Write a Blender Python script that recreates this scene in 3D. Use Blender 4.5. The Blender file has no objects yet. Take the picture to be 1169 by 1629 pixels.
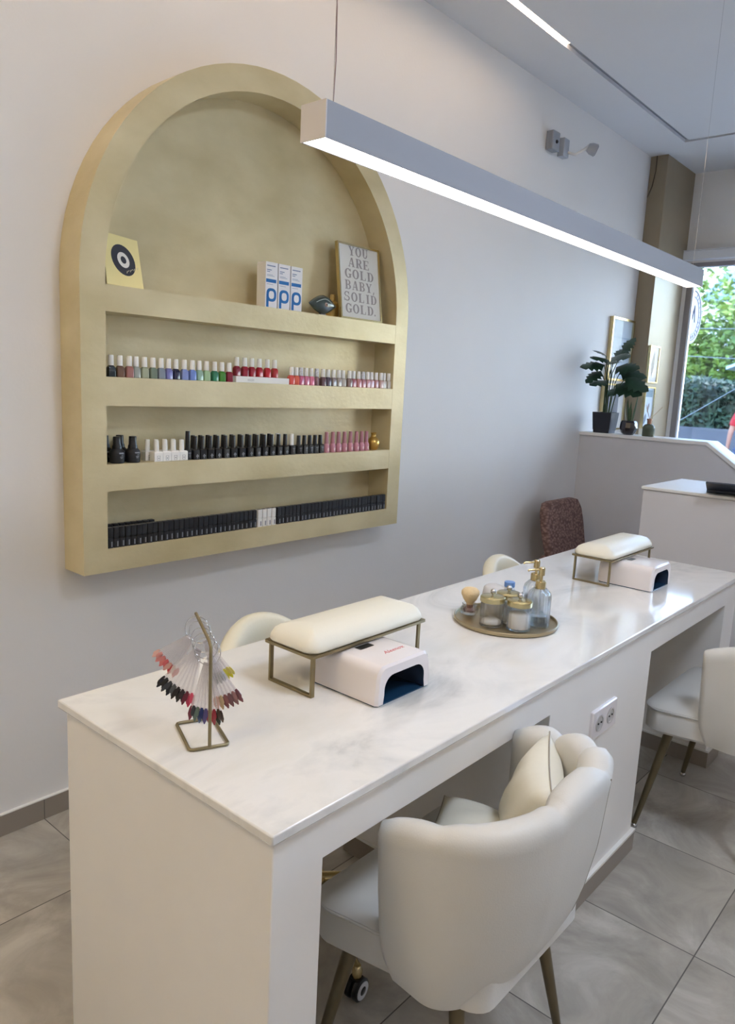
import bpy, bmesh, math, random
from mathutils import Vector, Matrix
PI = math.pi
S = bpy.context.scene
COL = S.collection
random.seed(4)

# ------------------------------------------------------------------ camera
YAW, PITCH, ROLL, FPX = math.radians(40.7713), math.radians(-9.7313), math.radians(2.8139), 1188.69
fw = Vector((math.cos(YAW)*math.cos(PITCH), math.sin(YAW)*math.cos(PITCH), math.sin(PITCH)))
rt = Vector((math.sin(YAW), -math.cos(YAW), 0)); up = rt.cross(fw)
r2 = rt*math.cos(ROLL) + up*math.sin(ROLL); u2 = -rt*math.sin(ROLL) + up*math.cos(ROLL)
cd = bpy.data.cameras.new('camera'); cam = bpy.data.objects.new('camera', cd); COL.objects.link(cam)
cd.sensor_fit = 'VERTICAL'; cd.sensor_height = 24; cd.lens = FPX/1629*24; cd.clip_start = .02; cd.clip_end = 300
M = Matrix(((r2.x, u2.x, -fw.x, 0), (r2.y, u2.y, -fw.y, -2.2386), (r2.z, u2.z, -fw.z, 1.4594), (0, 0, 0, 1)))
cam.matrix_world = M
S.camera = cam

# ------------------------------------------------------------------ world, sun, exposure
w = bpy.data.worlds.new('sky'); S.world = w; w.use_nodes = True
nt = w.node_tree; bg = nt.nodes['Background']
sky = nt.nodes.new('ShaderNodeTexSky'); sky.sky_type = 'NISHITA'; sky.sun_disc = False
sky.sun_elevation = math.radians(48); sky.sun_rotation = math.radians(150); sky.air_density = 1.4; sky.ozone_density = 2.2
tint = nt.nodes.new('ShaderNodeMix'); tint.data_type = 'RGBA'; tint.blend_type = 'MULTIPLY'; tint.inputs[0].default_value = 1; tint.inputs[7].default_value = (.92, 1, 1.17, 1)
nt.links.new(sky.outputs[0], tint.inputs[6]); nt.links.new(tint.outputs[2], bg.inputs[0]); bg.inputs[1].default_value = 1.094
sd = bpy.data.lights.new('sun', 'SUN'); sd.energy = 2.2; sd.angle = math.radians(1); sd.color = (1, .95, .86)
sun = bpy.data.objects.new('sun', sd); COL.objects.link(sun)
sun.rotation_euler = Vector((.34, -.42, .84)).to_track_quat('Z', 'Y').to_euler(); sun.location = (6, -6, 9)
S.view_settings.view_transform = 'Standard'; S.view_settings.look = 'None'
S.view_settings.gamma = 1; S.view_settings.use_curve_mapping = False
S.view_settings.exposure = .68

# ------------------------------------------------------------------ materials
def srgb(c):
    return tuple((x/255/12.92 if x/255 <= .04045 else ((x/255+.055)/1.055)**2.4) for x in c)
MC = {}
def mat(name, c, rough=.5, metal=0, noise=0, scale=8, bump=0, bscale=60, trans=0, coat=0, emit=None, es=0, stretch=None, ior=1.45, alpha=1, c2=None):
    if name in MC: return MC[name]
    m = bpy.data.materials.new(name); m.use_nodes = True; t = m.node_tree; b = t.nodes['Principled BSDF']
    col = srgb(c)
    b.inputs['Base Color'].default_value = (*col, 1); b.inputs['Roughness'].default_value = rough
    b.inputs['Metallic'].default_value = metal; b.inputs['Transmission Weight'].default_value = trans
    b.inputs['Coat Weight'].default_value = coat; b.inputs['IOR'].default_value = ior; b.inputs['Alpha'].default_value = alpha
    b.inputs['Coat Roughness'].default_value = .05
    if emit: b.inputs['Emission Color'].default_value = (*srgb(emit), 1); b.inputs['Emission Strength'].default_value = es
    tc = t.nodes.new('ShaderNodeTexCoord'); mp = t.nodes.new('ShaderNodeMapping'); t.links.new(tc.outputs['Object'], mp.inputs[0])
    if stretch: mp.inputs['Scale'].default_value = stretch
    n = t.nodes.new('ShaderNodeTexNoise'); n.inputs['Scale'].default_value = scale; n.inputs['Detail'].default_value = 6
    t.links.new(mp.outputs[0], n.inputs['Vector'])
    r = t.nodes.new('ShaderNodeValToRGB'); r.color_ramp.elements[0].position = .3; r.color_ramp.elements[1].position = .7
    k = noise
    d = srgb(c2) if c2 else tuple(min(1, x*(1+k)) for x in col)
    r.color_ramp.elements[0].color = (*[x*(1-k) for x in col], 1) if not c2 else (*col, 1)
    r.color_ramp.elements[1].color = (*d, 1)
    t.links.new(n.outputs[0], r.inputs[0])
    if noise or c2: t.links.new(r.outputs[0], b.inputs['Base Color'])
    if bump:
        n2 = t.nodes.new('ShaderNodeTexNoise'); n2.inputs['Scale'].default_value = bscale; n2.inputs['Detail'].default_value = 3
        t.links.new(mp.outputs[0], n2.inputs['Vector'])
        bp = t.nodes.new('ShaderNodeBump'); bp.inputs['Strength'].default_value = bump; bp.inputs['Distance'].default_value = .003
        t.links.new(n2.outputs[0], bp.inputs['Height']); t.links.new(bp.outputs[0], b.inputs['Normal'])
    MC[name] = m; return m

WALL = mat('wall_paint', (233, 230, 226), .55, noise=.015, scale=2, bump=.12, bscale=90)
CEIL = mat('ceiling_paint', (224, 224, 224), .7, noise=.01, scale=2, bump=.05)
GOLD = mat('champagne_plaster', (197, 181, 138), .40, metal=.16, c2=(222, 208, 168), scale=3.2, bump=.25, bscale=40, stretch=(1, 1, 1.6))
GOLDB = mat('pillar_paint', (150, 136, 112), .4, metal=.05, noise=.05, scale=4, bump=.08)
LACQ = mat('white_lacquer', (238, 235, 230), .38, noise=.01, bump=.05, bscale=30)
PARTITION = mat('partition_paint', (205, 203, 204), .6, noise=.015, bump=.1, bscale=80)
LEATHER = mat('white_leather', (212, 210, 204), .42, noise=.02, scale=5, bump=.12, bscale=320)
CREAM = mat('cream_leather', (232, 226, 204), .4, noise=.02, scale=5, bump=.1, bscale=320)
SEAM = mat('seam_thread', (168, 160, 146), .7)
BRASS = mat('brushed_brass', (140, 128, 98), .38, metal=.7, noise=.05, scale=30)
BRONZE = mat('bronze_leg', (112, 101, 78), .38, metal=.6, noise=.06, scale=20)
SHINYG = mat('polished_gold', (208, 188, 140), .22, metal=1)
CHROME = mat('chrome', (200, 200, 200), .12, metal=1)
ALU = mat('satin_aluminium', (150, 153, 160), .65, metal=.0)
ALUCAP = mat('aluminium_end_cap', (206, 202, 202), .4, metal=.15)
LED = mat('led_diffuser', (255, 250, 242), .5, emit=(255, 246, 236), es=4.62)
LED2 = mat('slot_led', (255, 250, 242), .5, emit=(255, 226, 196), es=12.474)
FILL_WARM = mat('warm_fill_glow', (255, 240, 220), .5, emit=(255, 230, 186), es=13.365)
FILL_NEUTRAL = mat('neutral_fill_glow', (250, 250, 250), .5, emit=(222, 234, 255), es=24.827)
GLASS = mat('clear_glass', (250, 252, 252), .03, trans=1, ior=1.45)
PANE = mat('picture_glass', (240, 244, 246), .06, alpha=.10, coat=.2)
JARGLASS = mat('jar_glass', (246, 250, 252), .04, trans=1, ior=1.4, alpha=.55)
PLASTIC_CLEAR = mat('clear_acrylic', (240, 238, 242), .12, trans=.75, ior=1.3)
WHITEP = mat('white_plastic', (236, 230, 230), .22, coat=.4)
WHITEM = mat('matte_white', (238, 236, 230), .5)
BLACKP = mat('black_plastic', (22, 23, 27), .3, noise=.1, scale=30)
BLACKM = mat('matte_black', (26, 27, 31), .5)
GREYTOP = mat('grey_cap_top', (92, 90, 86), .6)
MARK = mat('grey_print', (130, 132, 138), .6)
INKG = mat('grey_ink', (140, 128, 122), .7)
INKD = mat('dark_ink', (50, 54, 66), .7)
BLUEINK = mat('blue_ink', (38, 112, 176), .6)
REDINK = mat('red_ink', (196, 84, 84), .6)
PAPER = mat('white_paper', (232, 230, 224), .7)
KRAFT = mat('baked_tile', (150, 140, 128), .35, noise=.06, scale=3)
GROUT = mat('grout_line', (104, 98, 92), .8)
LEAF = mat('plant_leaf', (38, 66, 50), .38, noise=.25, scale=14, coat=.2)
LEAF2 = mat('succulent_leaf', (70, 92, 62), .45, noise=.3, scale=30)
STEM = mat('plant_stem', (56, 78, 50), .5, noise=.2, scale=20)
SOIL = mat('potting_soil', (48, 38, 30), .9, noise=.3, scale=60)
OLIVE = mat('olive_ceramic', (84, 92, 72), .45)
COPPER = mat('copper_neck', (164, 124, 102), .35, metal=.5)
REED = mat('reed_stick', (176, 142, 112), .7)

def leafmat(name, c, c2, tr=.25):
    m = mat(name, c, .55, c2=c2, scale=1.6)
    return m
TREEA = leafmat('bright_foliage', (60, 90, 34), (140, 164, 72))
TREEB = leafmat('mid_foliage', (38, 64, 36), (84, 116, 62))
HEDGE = leafmat('hedge_foliage', (20, 32, 24), (66, 86, 62))
BARK = mat('tree_bark', (84, 72, 58), .9, noise=.3, scale=12)

# marble worktop
def marble():
    m = bpy.data.materials.new('white_marble'); m.use_nodes = True; t = m.node_tree; b = t.nodes['Principled BSDF']
    tc = t.nodes.new('ShaderNodeTexCoord'); mp = t.nodes.new('ShaderNodeMapping'); mp.inputs['Scale'].default_value = (.8, 1.6, 1); mp.inputs['Rotation'].default_value = (0, 0, .5)
    t.links.new(tc.outputs['Object'], mp.inputs[0])
    n = t.nodes.new('ShaderNodeTexNoise'); n.inputs['Scale'].default_value = 1.9; n.inputs['Detail'].default_value = 9; n.inputs['Distortion'].default_value = 1.8; n.inputs['Roughness'].default_value = .58
    t.links.new(mp.outputs[0], n.inputs['Vector'])
    r = t.nodes.new('ShaderNodeValToRGB'); e = r.color_ramp.elements
    e[0].position = .25; e[0].color = (*srgb((192, 193, 192)), 1); e[1].position = .5; e[1].color = (*srgb((236, 234, 230)), 1)
    x = e.new(.38); x.color = (*srgb((224, 223, 220)), 1); x = e.new(.74); x.color = (*srgb((228, 226, 220)), 1)
    t.links.new(n.outputs[0], r.inputs[0]); t.links.new(r.outputs[0], b.inputs['Base Color'])
    b.inputs['Roughness'].default_value = .11; b.inputs['Coat Weight'].default_value = .3; b.inputs['Coat Roughness'].default_value = .03
    b.inputs['IOR'].default_value = 1.5
    return m
MARBLE = marble()

# tiled floor: grout every .4545 m in x and .4635 m in y
def floor_mat():
    m = bpy.data.materials.new('grey_stone_tiles'); m.use_nodes = True; t = m.node_tree; b = t.nodes['Principled BSDF']
    N = t.nodes.new; L = t.links.new
    def math_(op, a, bb=None):
        n = N('ShaderNodeMath'); n.operation = op
        if isinstance(a, (int, float)): n.inputs[0].default_value = a
        else: L(a, n.inputs[0])
        if bb is not None:
            if isinstance(bb, (int, float)): n.inputs[1].default_value = bb
            else: L(bb, n.inputs[1])
        return n.outputs[0]
    tc = N('ShaderNodeTexCoord'); sp = N('ShaderNodeSeparateXYZ'); L(tc.outputs['Object'], sp.inputs[0])
    ux = math_('DIVIDE', math_('SUBTRACT', sp.outputs[0], 1.038), .4538); uy = math_('DIVIDE', math_('SUBTRACT', sp.outputs[1], -1.785), .4635)
    def dist(u, s):
        f = math_('FRACT', u); d = math_('MINIMUM', f, math_('SUBTRACT', 1, f)); return math_('MULTIPLY', d, s)
    d = math_('MINIMUM', dist(ux, .4538), dist(uy, .4635))
    g = math_('LESS_THAN', d, .0016)
    cb = N('ShaderNodeCombineXYZ'); L(math_('FLOOR', ux), cb.inputs[0]); L(math_('FLOOR', uy), cb.inputs[1])
    wn = N('ShaderNodeTexWhiteNoise'); L(cb.outputs[0], wn.inputs['Vector'])
    sc = N('ShaderNodeVectorMath'); sc.operation = 'MULTIPLY_ADD'; L(wn.outputs['Color'], sc.inputs[0]); sc.inputs[1].default_value = (9, 9, 9); L(tc.outputs['Object'], sc.inputs[2])
    n = N('ShaderNodeTexNoise'); n.inputs['Scale'].default_value = 3.2; n.inputs['Detail'].default_value = 10; n.inputs['Distortion'].default_value = 1.2; n.inputs['Roughness'].default_value = .62
    L(sc.outputs[0], n.inputs['Vector'])
    r = N('ShaderNodeValToRGB'); e = r.color_ramp.elements
    e[0].position = .3; e[0].color = (*srgb((150, 145, 136)), 1); e[1].position = .72; e[1].color = (*srgb((206, 201, 191)), 1)
    x = e.new(.5); x.color = (*srgb((176, 170, 160)), 1)
    L(n.outputs[0], r.inputs[0])
    mx = N('ShaderNodeMix'); mx.data_type = 'RGBA'; L(g, mx.inputs[0]); L(r.outputs[0], mx.inputs[6]); mx.inputs[7].default_value = (*srgb((92, 88, 84)), 1)
    L(mx.outputs[2], b.inputs['Base Color'])
    ro = N('ShaderNodeMapRange'); L(g, ro.inputs[0]); ro.inputs[3].default_value = .14; ro.inputs[4].default_value = .8; L(ro.outputs[0], b.inputs['Roughness'])
    bp = N('ShaderNodeBump'); bp.inputs['Strength'].default_value = .4; bp.inputs['Distance'].default_value = .001; bp.invert = True; L(g, bp.inputs['Height']); L(bp.outputs[0], b.inputs['Normal'])
    return m
FLOOR = floor_mat()

def knit():
    m = bpy.data.materials.new('brown_knit'); m.use_nodes = True; t = m.node_tree; b = t.nodes['Principled BSDF']
    tc = t.nodes.new('ShaderNodeTexCoord'); mp = t.nodes.new('ShaderNodeMapping'); mp.inputs['Scale'].default_value = (46, 46, 70); t.links.new(tc.outputs['Object'], mp.inputs[0])
    v = t.nodes.new('ShaderNodeTexVoronoi'); v.inputs['Scale'].default_value = 1; t.links.new(mp.outputs[0], v.inputs['Vector'])
    r = t.nodes.new('ShaderNodeValToRGB'); r.color_ramp.elements[0].color = (*srgb((164, 132, 122)), 1); r.color_ramp.elements[1].color = (*srgb((104, 78, 72)), 1); r.color_ramp.elements[1].position = .75
    t.links.new(v.outputs[0], r.inputs[0]); t.links.new(r.outputs[0], b.inputs['Base Color']); b.inputs['Roughness'].default_value = .9
    bp = t.nodes.new('ShaderNodeBump'); bp.inputs['Strength'].default_value = .6; bp.inputs['Distance'].default_value = .004; bp.invert = True
    t.links.new(v.outputs[0], bp.inputs['Height']); t.links.new(bp.outputs[0], b.inputs['Normal'])
    return m
KNIT = knit()

# ------------------------------------------------------------------ helpers
def BM(): return bmesh.new()
def obj(name, bm, m, parent=None, smooth=None, bevel=0, seg=2, sub=0, loc=None):
    me = bpy.data.meshes.new(name); bmesh.ops.recalc_face_normals(bm, faces=bm.faces[:]); bm.to_mesh(me); bm.free()
    for x in (m if isinstance(m, (list, tuple)) else [m]): me.materials.append(x)
    o = bpy.data.objects.new(name, me); COL.objects.link(o)
    if parent: o.parent = parent
    if loc: o.location = loc
    if smooth: 
        for p in me.polygons: p.use_smooth = True
        if smooth != 'all': me.set_sharp_from_angle(angle=math.radians(smooth if smooth is not True else 40))
    if bevel:
        b = o.modifiers.new('b', 'BEVEL'); b.width = bevel; b.segments = seg; b.limit_method = 'ANGLE'; b.angle_limit = .6; b.harden_normals = False
        for p in me.polygons: p.use_smooth = True
        me.set_sharp_from_angle(angle=math.radians(50))
    if sub:
        s = o.modifiers.new('s', 'SUBSURF'); s.levels = sub; s.render_levels = sub
        for p in me.polygons: p.use_smooth = True
    return o
def tag(o, label, cat, group=None, kind=None):
    o['label'] = label; o['category'] = cat
    if group: o['group'] = group
    if kind: o['kind'] = kind
    return o
def thing(name, label, cat, loc=(0, 0, 0), rz=0, group=None):
    o = bpy.data.objects.new(name, None); COL.objects.link(o); o.location = loc; o.rotation_euler = (0, 0, rz); o.empty_display_size = .05
    return tag(o, label, cat, group)
def struct(name, bm, m, **k):
    o = obj(name, bm, m, **k); o['kind'] = 'structure'; return o
def copytree(r, loc, rz=0, label=None):
    c = r.copy(); COL.objects.link(c); c.location = loc; c.rotation_euler = (0, 0, rz)
    if label: c['label'] = label
    for ch in list(r.children):
        d = ch.copy(); COL.objects.link(d); d.parent = c
        for g in list(ch.children):
            e = g.copy(); COL.objects.link(e); e.parent = d
    return c
def box(bm, x0, x1, y0, y1, z0, z1, mi=0, mx=None):
    v = [bm.verts.new(p) for p in ((x0, y0, z0), (x1, y0, z0), (x1, y1, z0), (x0, y1, z0), (x0, y0, z1), (x1, y0, z1), (x1, y1, z1), (x0, y1, z1))]
    if mx is not None:
        for q in v: q.co = mx @ q.co
    for f in ((0, 3, 2, 1), (4, 5, 6, 7), (0, 1, 5, 4), (1, 2, 6, 5), (2, 3, 7, 6), (3, 0, 4, 7)):
        bm.faces.new([v[i] for i in f]).material_index = mi
    return v
def rings(bm, L, cap0=True, cap1=True, closed=True, mi=0):
    R = [[bm.verts.new(p) for p in r] for r in L]; n = len(R[0])
    for a, b in zip(R, R[1:]):
        for i in range(n if closed else n-1):
            j = (i+1) % n; bm.faces.new((a[i], a[j], b[j], b[i])).material_index = mi
    if cap0: bm.faces.new(R[0][::-1]).material_index = mi
    if cap1: bm.faces.new(R[-1]).material_index = mi
    return R
def lathe(bm, prof, n=20, c=(0, 0, 0), mi=0, cap0=True, cap1=True, flute=None):
    L = []
    for r, z in prof:
        L.append([(c[0]+(r*(1+(flute[1]*math.cos(flute[0]*2*PI*i/n) if flute and flute[2] <= z <= flute[3] else 0)))*math.cos(2*PI*i/n),
                   c[1]+(r*(1+(flute[1]*math.cos(flute[0]*2*PI*i/n) if flute and flute[2] <= z <= flute[3] else 0)))*math.sin(2*PI*i/n), c[2]+z) for i in range(n)])
    return rings(bm, L, cap0, cap1, mi=mi)
def rrect(w, d, r, n=4):
    P = []
    for cx, cy, a in ((w-r, d-r, 0), (-w+r, d-r, PI/2), (-w+r, -d+r, PI), (w-r, -d+r, 1.5*PI)):
        for i in range(n+1): P.append((cx+r*math.cos(a+PI/2*i/n), cy+r*math.sin(a+PI/2*i/n)))
    return P
def rbox(bm, w, d, r, prof, c=(0, 0, 0), n=4, mi=0, cap0=True, cap1=True):   # half sizes; prof: (inset, z)
    return rings(bm, [[(c[0]+x, c[1]+y, c[2]+z) for x, y in rrect(w-i, d-i, max(r-i, .0004), n)] for i, z in prof], cap0, cap1, mi=mi)
def tube(bm, pts, r, n=8, mi=0, closed=False, r1=None):
    P = [Vector(p) for p in pts]; L = []; m = len(P); pn = None
    for i, p in enumerate(P):
        if closed: t = P[(i+1) % m]-P[i-1]
        else: t = P[min(i+1, m-1)]-P[max(i-1, 0)]
        t.normalize()
        if pn is None:
            a = Vector((0, 0, 1)) if abs(t.z) < .9 else Vector((1, 0, 0)); pn = t.cross(a).normalized()
        else: pn = (pn - t*pn.dot(t)).normalized()
        b = t.cross(pn); rr = r if r1 is None else r+(r1-r)*i/(m-1)
        L.append([p+(pn*math.cos(2*PI*k/n)+b*math.sin(2*PI*k/n))*rr for k in range(n)])
    if closed:
        R = [[bm.verts.new(q) for q in l] for l in L]
        for i in range(m):
            a, b = R[i], R[(i+1) % m]
            for k in range(n): bm.faces.new((a[k], a[(k+1) % n], b[(k+1) % n], b[k])).material_index = mi
    else: rings(bm, L, mi=mi)
def circ(c, r, u, v, n=28): 
    u, v, c = Vector(u), Vector(v), Vector(c); return [c+(u*math.cos(2*PI*i/n)+v*math.sin(2*PI*i/n))*r for i in range(n)]
def sphere(bm, c, r, n=12, mi=0, sz=1):
    L = [[(c[0]+r*math.sin(PI*j/8)*math.cos(2*PI*i/n), c[1]+r*math.sin(PI*j/8)*math.sin(2*PI*i/n), c[2]-r*sz*math.cos(PI*j/8)) for i in range(n)] for j in range(1, 8)]
    rings(bm, L, mi=mi)
def prism(bm, P, f0, f1, mi=0):   # outline P of (a,b); f maps to 3-D
    A = [bm.verts.new(f0(*p)) for p in P]; B = [bm.verts.new(f1(*p)) for p in P]; n = len(P)
    bm.faces.new(A[::-1]).material_index = mi; bm.faces.new(B).material_index = mi
    for i in range(n): bm.faces.new((A[i], A[(i+1) % n], B[(i+1) % n], B[i])).material_index = mi
def text_mesh(s, size, ext=.0004, align='CENTER', shear=0):
    c = bpy.data.curves.new('t', 'FONT'); c.body = s; c.size = size; c.extrude = ext; c.align_x = align; c.align_y = 'CENTER'; c.resolution_u = 2; c.shear = shear
    o = bpy.data.objects.new('t', c); COL.objects.link(o); dg = bpy.context.evaluated_depsgraph_get()
    me = bpy.data.meshes.new_from_object(o.evaluated_get(dg)); bpy.data.objects.remove(o); return me
def lettering(s, size, mx, m, parent, name='lettering', **k):
    me = text_mesh(s, size, **k); me.transform(mx); me.materials.clear(); me.materials.append(m)
    o = bpy.data.objects.new(name, me); COL.objects.link(o); o.parent = parent; return o
def basis(o, x, y, z=None):
    x, y = Vector(x).normalized(), Vector(y).normalized(); z = x.cross(y)
    return Matrix(((x.x, y.x, z.x, o[0]), (x.y, y.y, z.y, o[1]), (x.z, y.z, z.z, o[2]), (0, 0, 0, 1)))

# ------------------------------------------------------------------ room
X0, X1, YW, H = -1.6, 6.003, -4.5, 3.116
bm = BM(); box(bm, X0-.15, X1+.2, YW-.15, .15, -.12, 0); struct('floor', bm, FLOOR)
bm = BM(); box(bm, X0-.15, X1+.2, 0, .15, 0, H); struct('wall_left', bm, WALL)
bm = BM(); box(bm, X0-.15, X1+.2, YW-.15, YW, 0, H); struct('wall_right', bm, WALL)
bm = BM(); box(bm, X0-.15, X0, YW, 0, 0, H); struct('wall_back', bm, WALL)
WIN = [(-2.2, -.15), (-4.4, -2.4)]
ZS, ZH = .5, 2.475
bm = BM(); box(bm, X1, X1+.2, YW, 0, ZH, H); box(bm, X1, X1+.2, YW, 0, 0, ZS)
for a, b in ((-.15, 0), (-2.4, -2.2), (YW, -4.4)): box(bm, X1, X1+.2, a, b, ZS, ZH)
struct('wall_far', bm, WALL)
# ceiling with a narrow recessed light slot running round it
bm = BM(); sx0, sx1, sy0, sy1, sw = X0+.5, 5.24, -4.1, -.31, .018
box(bm, X0-.15, X1+.2, sy1+sw, .15, H, H+.12); box(bm, X0-.15, X1+.2, YW-.15, sy0-sw, H, H+.12)
box(bm, X0-.15, sx0-sw, sy0-sw, sy1+sw, H, H+.12); box(bm, sx1+sw, X1+.2, sy0-sw, sy1+sw, H, H+.12)
box(bm, sx0+sw, sx1-sw, sy0+sw, sy1-sw, H, H+.12); box(bm, X0-.15, X1+.2, YW-.15, .15, H+.12, H+.16)
struct('ceiling', bm, CEIL)
bm = BM()
for a in ((sx0-sw, sx1+sw, sy1-sw*.8, sy1+sw), (sx0-sw, sx1+sw, sy0-sw, sy0+sw), (sx0-sw, sx0+sw, sy0, sy1), (sx1-sw, sx1+sw, sy0, sy1)):
    box(bm, *a, H+.02, H+.026)
struct('trim_1', bm, mat('slot_liner', (150, 152, 156), .5))
for y, lb in ((sy1, 'lit white strip light in the ceiling slot nearest the shelf wall'), (sy0, 'added unseen fill strip in the ceiling slot along the right wall')):
    bm = BM(); box(bm, sx0, 3.55, y-.011, y+.011, H+.008, H+.0195); tag(obj('led_strip', bm, LED2), lb, 'light')  # the strip along the right wall is unseen, added to brighten the room
# baseboard of stone tiles with grout joints
bm = BM(); x = 1.038-.4538*6
while x < X1:
    a, b = max(x+.0015, X0+.002), min(x+.4523, 4.72)
    if b > a: box(bm, a, b, -.0105, 0, 0, .070)
    x += .4538
box(bm, X0, 4.72, -.0085, 0, 0, .069, 1); box(bm, X0, 4.72, -.0115, 0, .0702, .074, 2)
struct('baseboard_left', bm, [KRAFT, GROUT, WHITEM])
# windows
for k, (a, b) in enumerate(WIN):
    fx0, fx1 = X1+.0, X1+.06
    bm = BM(); t = .045
    box(bm, fx0, fx1, a, a+t, ZS, ZH); box(bm, fx0, fx1, b-t, b, ZS, ZH); box(bm, fx0, fx1, a+t, b-t, ZS, ZS+t); box(bm, fx0, fx1, a+t, b-t, ZH-t*.7, ZH)
    fr = struct('window_%d' % (k+1), bm, mat('window_frame', (150, 146, 148), .4, metal=.3), bevel=.003)
    bm = BM()
    for q in (a+t, b-t-.006): box(bm, X1+.012, X1+.05, q, q+.006, ZS+t, ZH-t*.7)
    obj('glazing_bead', bm, mat('bead', (226, 230, 236), .35), fr)
    bm = BM(); box(bm, X1+.028, X1+.034, a+t+.006, b-t-.006, ZS+t, ZH-t*.7); obj('pane', bm, GLASS, fr)
bm = BM(); box(bm, X1-.07, X1, -4.4, -.1225, ZH+.012, ZH+.075); box(bm, X1-.075, X1, -4.4, -.1225, ZH+.075, ZH+.083)
struct('trim_2', bm, mat('head_trim', (224, 226, 230), .5), bevel=.003)
# pillar against the left wall, painted dull gold
CX = 5.44
bm = BM(); box(bm, CX, X1, -.122, 0, 0, H); struct('wall_pillar', bm, GOLDB, bevel=.003)
bm = BM(); tube(bm, [(CX-.004, -.045, H-.001), (CX-.004, -.046, H-.1), (CX-.004, -.03, H-.2), (CX-.003, -.004, H-.27)], .003)
tag(obj('power_cable', bm, mat('cable_brown', (84, 74, 60), .6)), 'thin dark cable curling down the top of the gold pillar', 'cable')
# half wall with a sloping end and a capping
PX0, PX1 = 4.727, 4.88
bm = BM()
prism(bm, [(0, 0), (0, 1.192), (-.815, 1.192), (-1.3, .857), (-3.2, .857), (-3.2, 0)], lambda y, z: (PX0+.012, y, z), lambda y, z: (PX1, y, z))
struct('wall_partition', bm, PARTITION)
bm = BM()
prism(bm, [(0, 1.192), (0, 1.214), (-.822, 1.214), (-1.307, .879), (-3.2, .879), (-3.2, .857), (-1.3, .857), (-.815, 1.192)], lambda y, z: (PX0, y, z), lambda y, z: (PX1+.06, y, z))
struct('trim_3', bm, LACQ, bevel=.003)

# unseen fill panels added to brighten the room, shaped like square ceiling fixtures
for x, y, m, lb in ((-.8, -1.0, FILL_WARM, 'added unseen warm fill panel over the near end of the shop'), (1.6, -2.6, FILL_NEUTRAL, 'added unseen neutral fill panel over the floor in front of the desk')):
    t = thing('added_fill_panel', lb, 'fill light', (x, y, H))
    bm = BM()
    for a in ((-.3, .3, -.3, -.28), (-.3, .3, .28, .3), (-.3, -.28, -.28, .28), (.28, .3, -.28, .28)): box(bm, *a, -.012, 0)
    obj('frame', bm, WHITEM, t); bm = BM(); box(bm, -.28, .28, -.28, .28, -.008, 0); obj('diffuser', bm, m, t)

# ------------------------------------------------------------------ arched wall shelf
AX, AZ, RO, RI, D = 1.898, 1.735, .768, .687, .1208
def arch(r, zb, xs, n=40):
    return [(AX-xs, zb)] + [(AX-r*math.cos(PI*i/n), AZ+r*math.sin(PI*i/n)) for i in range(n+1)] + [(AX+xs, zb)]
sh = thing('arched_wall_shelf', 'arched champagne gold plaster shelf unit fixed to the white wall', 'shelf', (AX, 0, .83))
loc = Vector((AX, 0, .83))
def L3(x, y, z): return Vector((x, y, z))-loc
bm = BM(); O = arch(RO, .83, RO); I = arch(RI, .905, RI)
def fl(P, y): return [bm.verts.new(L3(a, y, b)) for a, b in P]
of, ob, inf, inb = fl(O, -D), fl(O, -.0008), fl(I, -D), fl(I, -.004); n = len(O)
for i in range(n):
    j = (i+1) % n
    bm.faces.new((of[i], of[j], inf[j], inf[i])); bm.faces.new((of[i], ob[i], ob[j], of[j])); bm.faces.new((inf[i], inf[j], inb[j], inb[i])); bm.faces.new((ob[i], inb[i], inb[j], ob[j]))
obj('frame', bm, GOLD, sh, smooth=30)
bm = BM(); prism(bm, arch(RI+.01, .895, RI+.01), lambda x, z: L3(x, -.001, z), lambda x, z: L3(x, -.006, z)); obj('back_panel', bm, GOLD, sh)
SH = [(1.636, 1.715), (1.354, 1.442), (1.089, 1.173)]
for a, b in SH:
    bm = BM(); box(bm, -RI-.003, RI+.003, -D+.0006, -.006, a-.83, b-.83); obj('shelf', bm, GOLD, sh)
Z1, Z2, Z3, Z4 = 1.715, 1.442, 1.173, .905

# ------------------------------------------------------------------ manicure desk
T = .78; TX0, TX1, TYF, TYB = .699, 3.205, -1.4792, -.8084
dk = thing('manicure_desk', 'long white manicure desk with a glossy marble top', 'desk', (TX0, TYF, 0))
dl = Vector((TX0, TYF, 0))
def dbox(name, x0, x1, y0, y1, z0, z1, m, bev=.002):
    bm = BM(); box(bm, x0-dl.x, x1-dl.x, y0-dl.y, y1-dl.y, z0, z1); return obj(name, bm, m, dk, bevel=bev)
dbox('worktop', TX0, TX1, TYF, TYB, T-.018, T, MARBLE, .003)
fx0, fx1, fy0, fy1 = .712, 3.19, -1.467, -.822; LZ = T-.0182
bm = BM(); BP = [(fx0, 0), (.825, 0), (.825, .678), (1.62, .678), (1.62, 0), (2.283, 0), (2.283, .678), (3.048, .678), (3.048, 0), (fx1, 0), (fx1, LZ), (fx0, LZ)]
prism(bm, BP, lambda x, z: (x-dl.x, fy0-dl.y, z), lambda x, z: (x-dl.x, fy1-dl.y, z)); obj('base', bm, LACQ, dk, bevel=.002)
for a, b in ((1.62, 2.283), (3.048, fx1)):
    bm = BM(); box(bm, a-.004-dl.x, b+.010-dl.x, fy0-.010-dl.y, fy1+.01-dl.y, 0, .066)
    obj('plinth', bm, KRAFT, dk, bevel=.001)
    bm = BM(); box(bm, a-.006-dl.x, b+.012-dl.x, fy0-.012-dl.y, fy1+.012-dl.y, .0662, .074); obj('plinth_trim', bm, WHITEM, dk)

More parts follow.
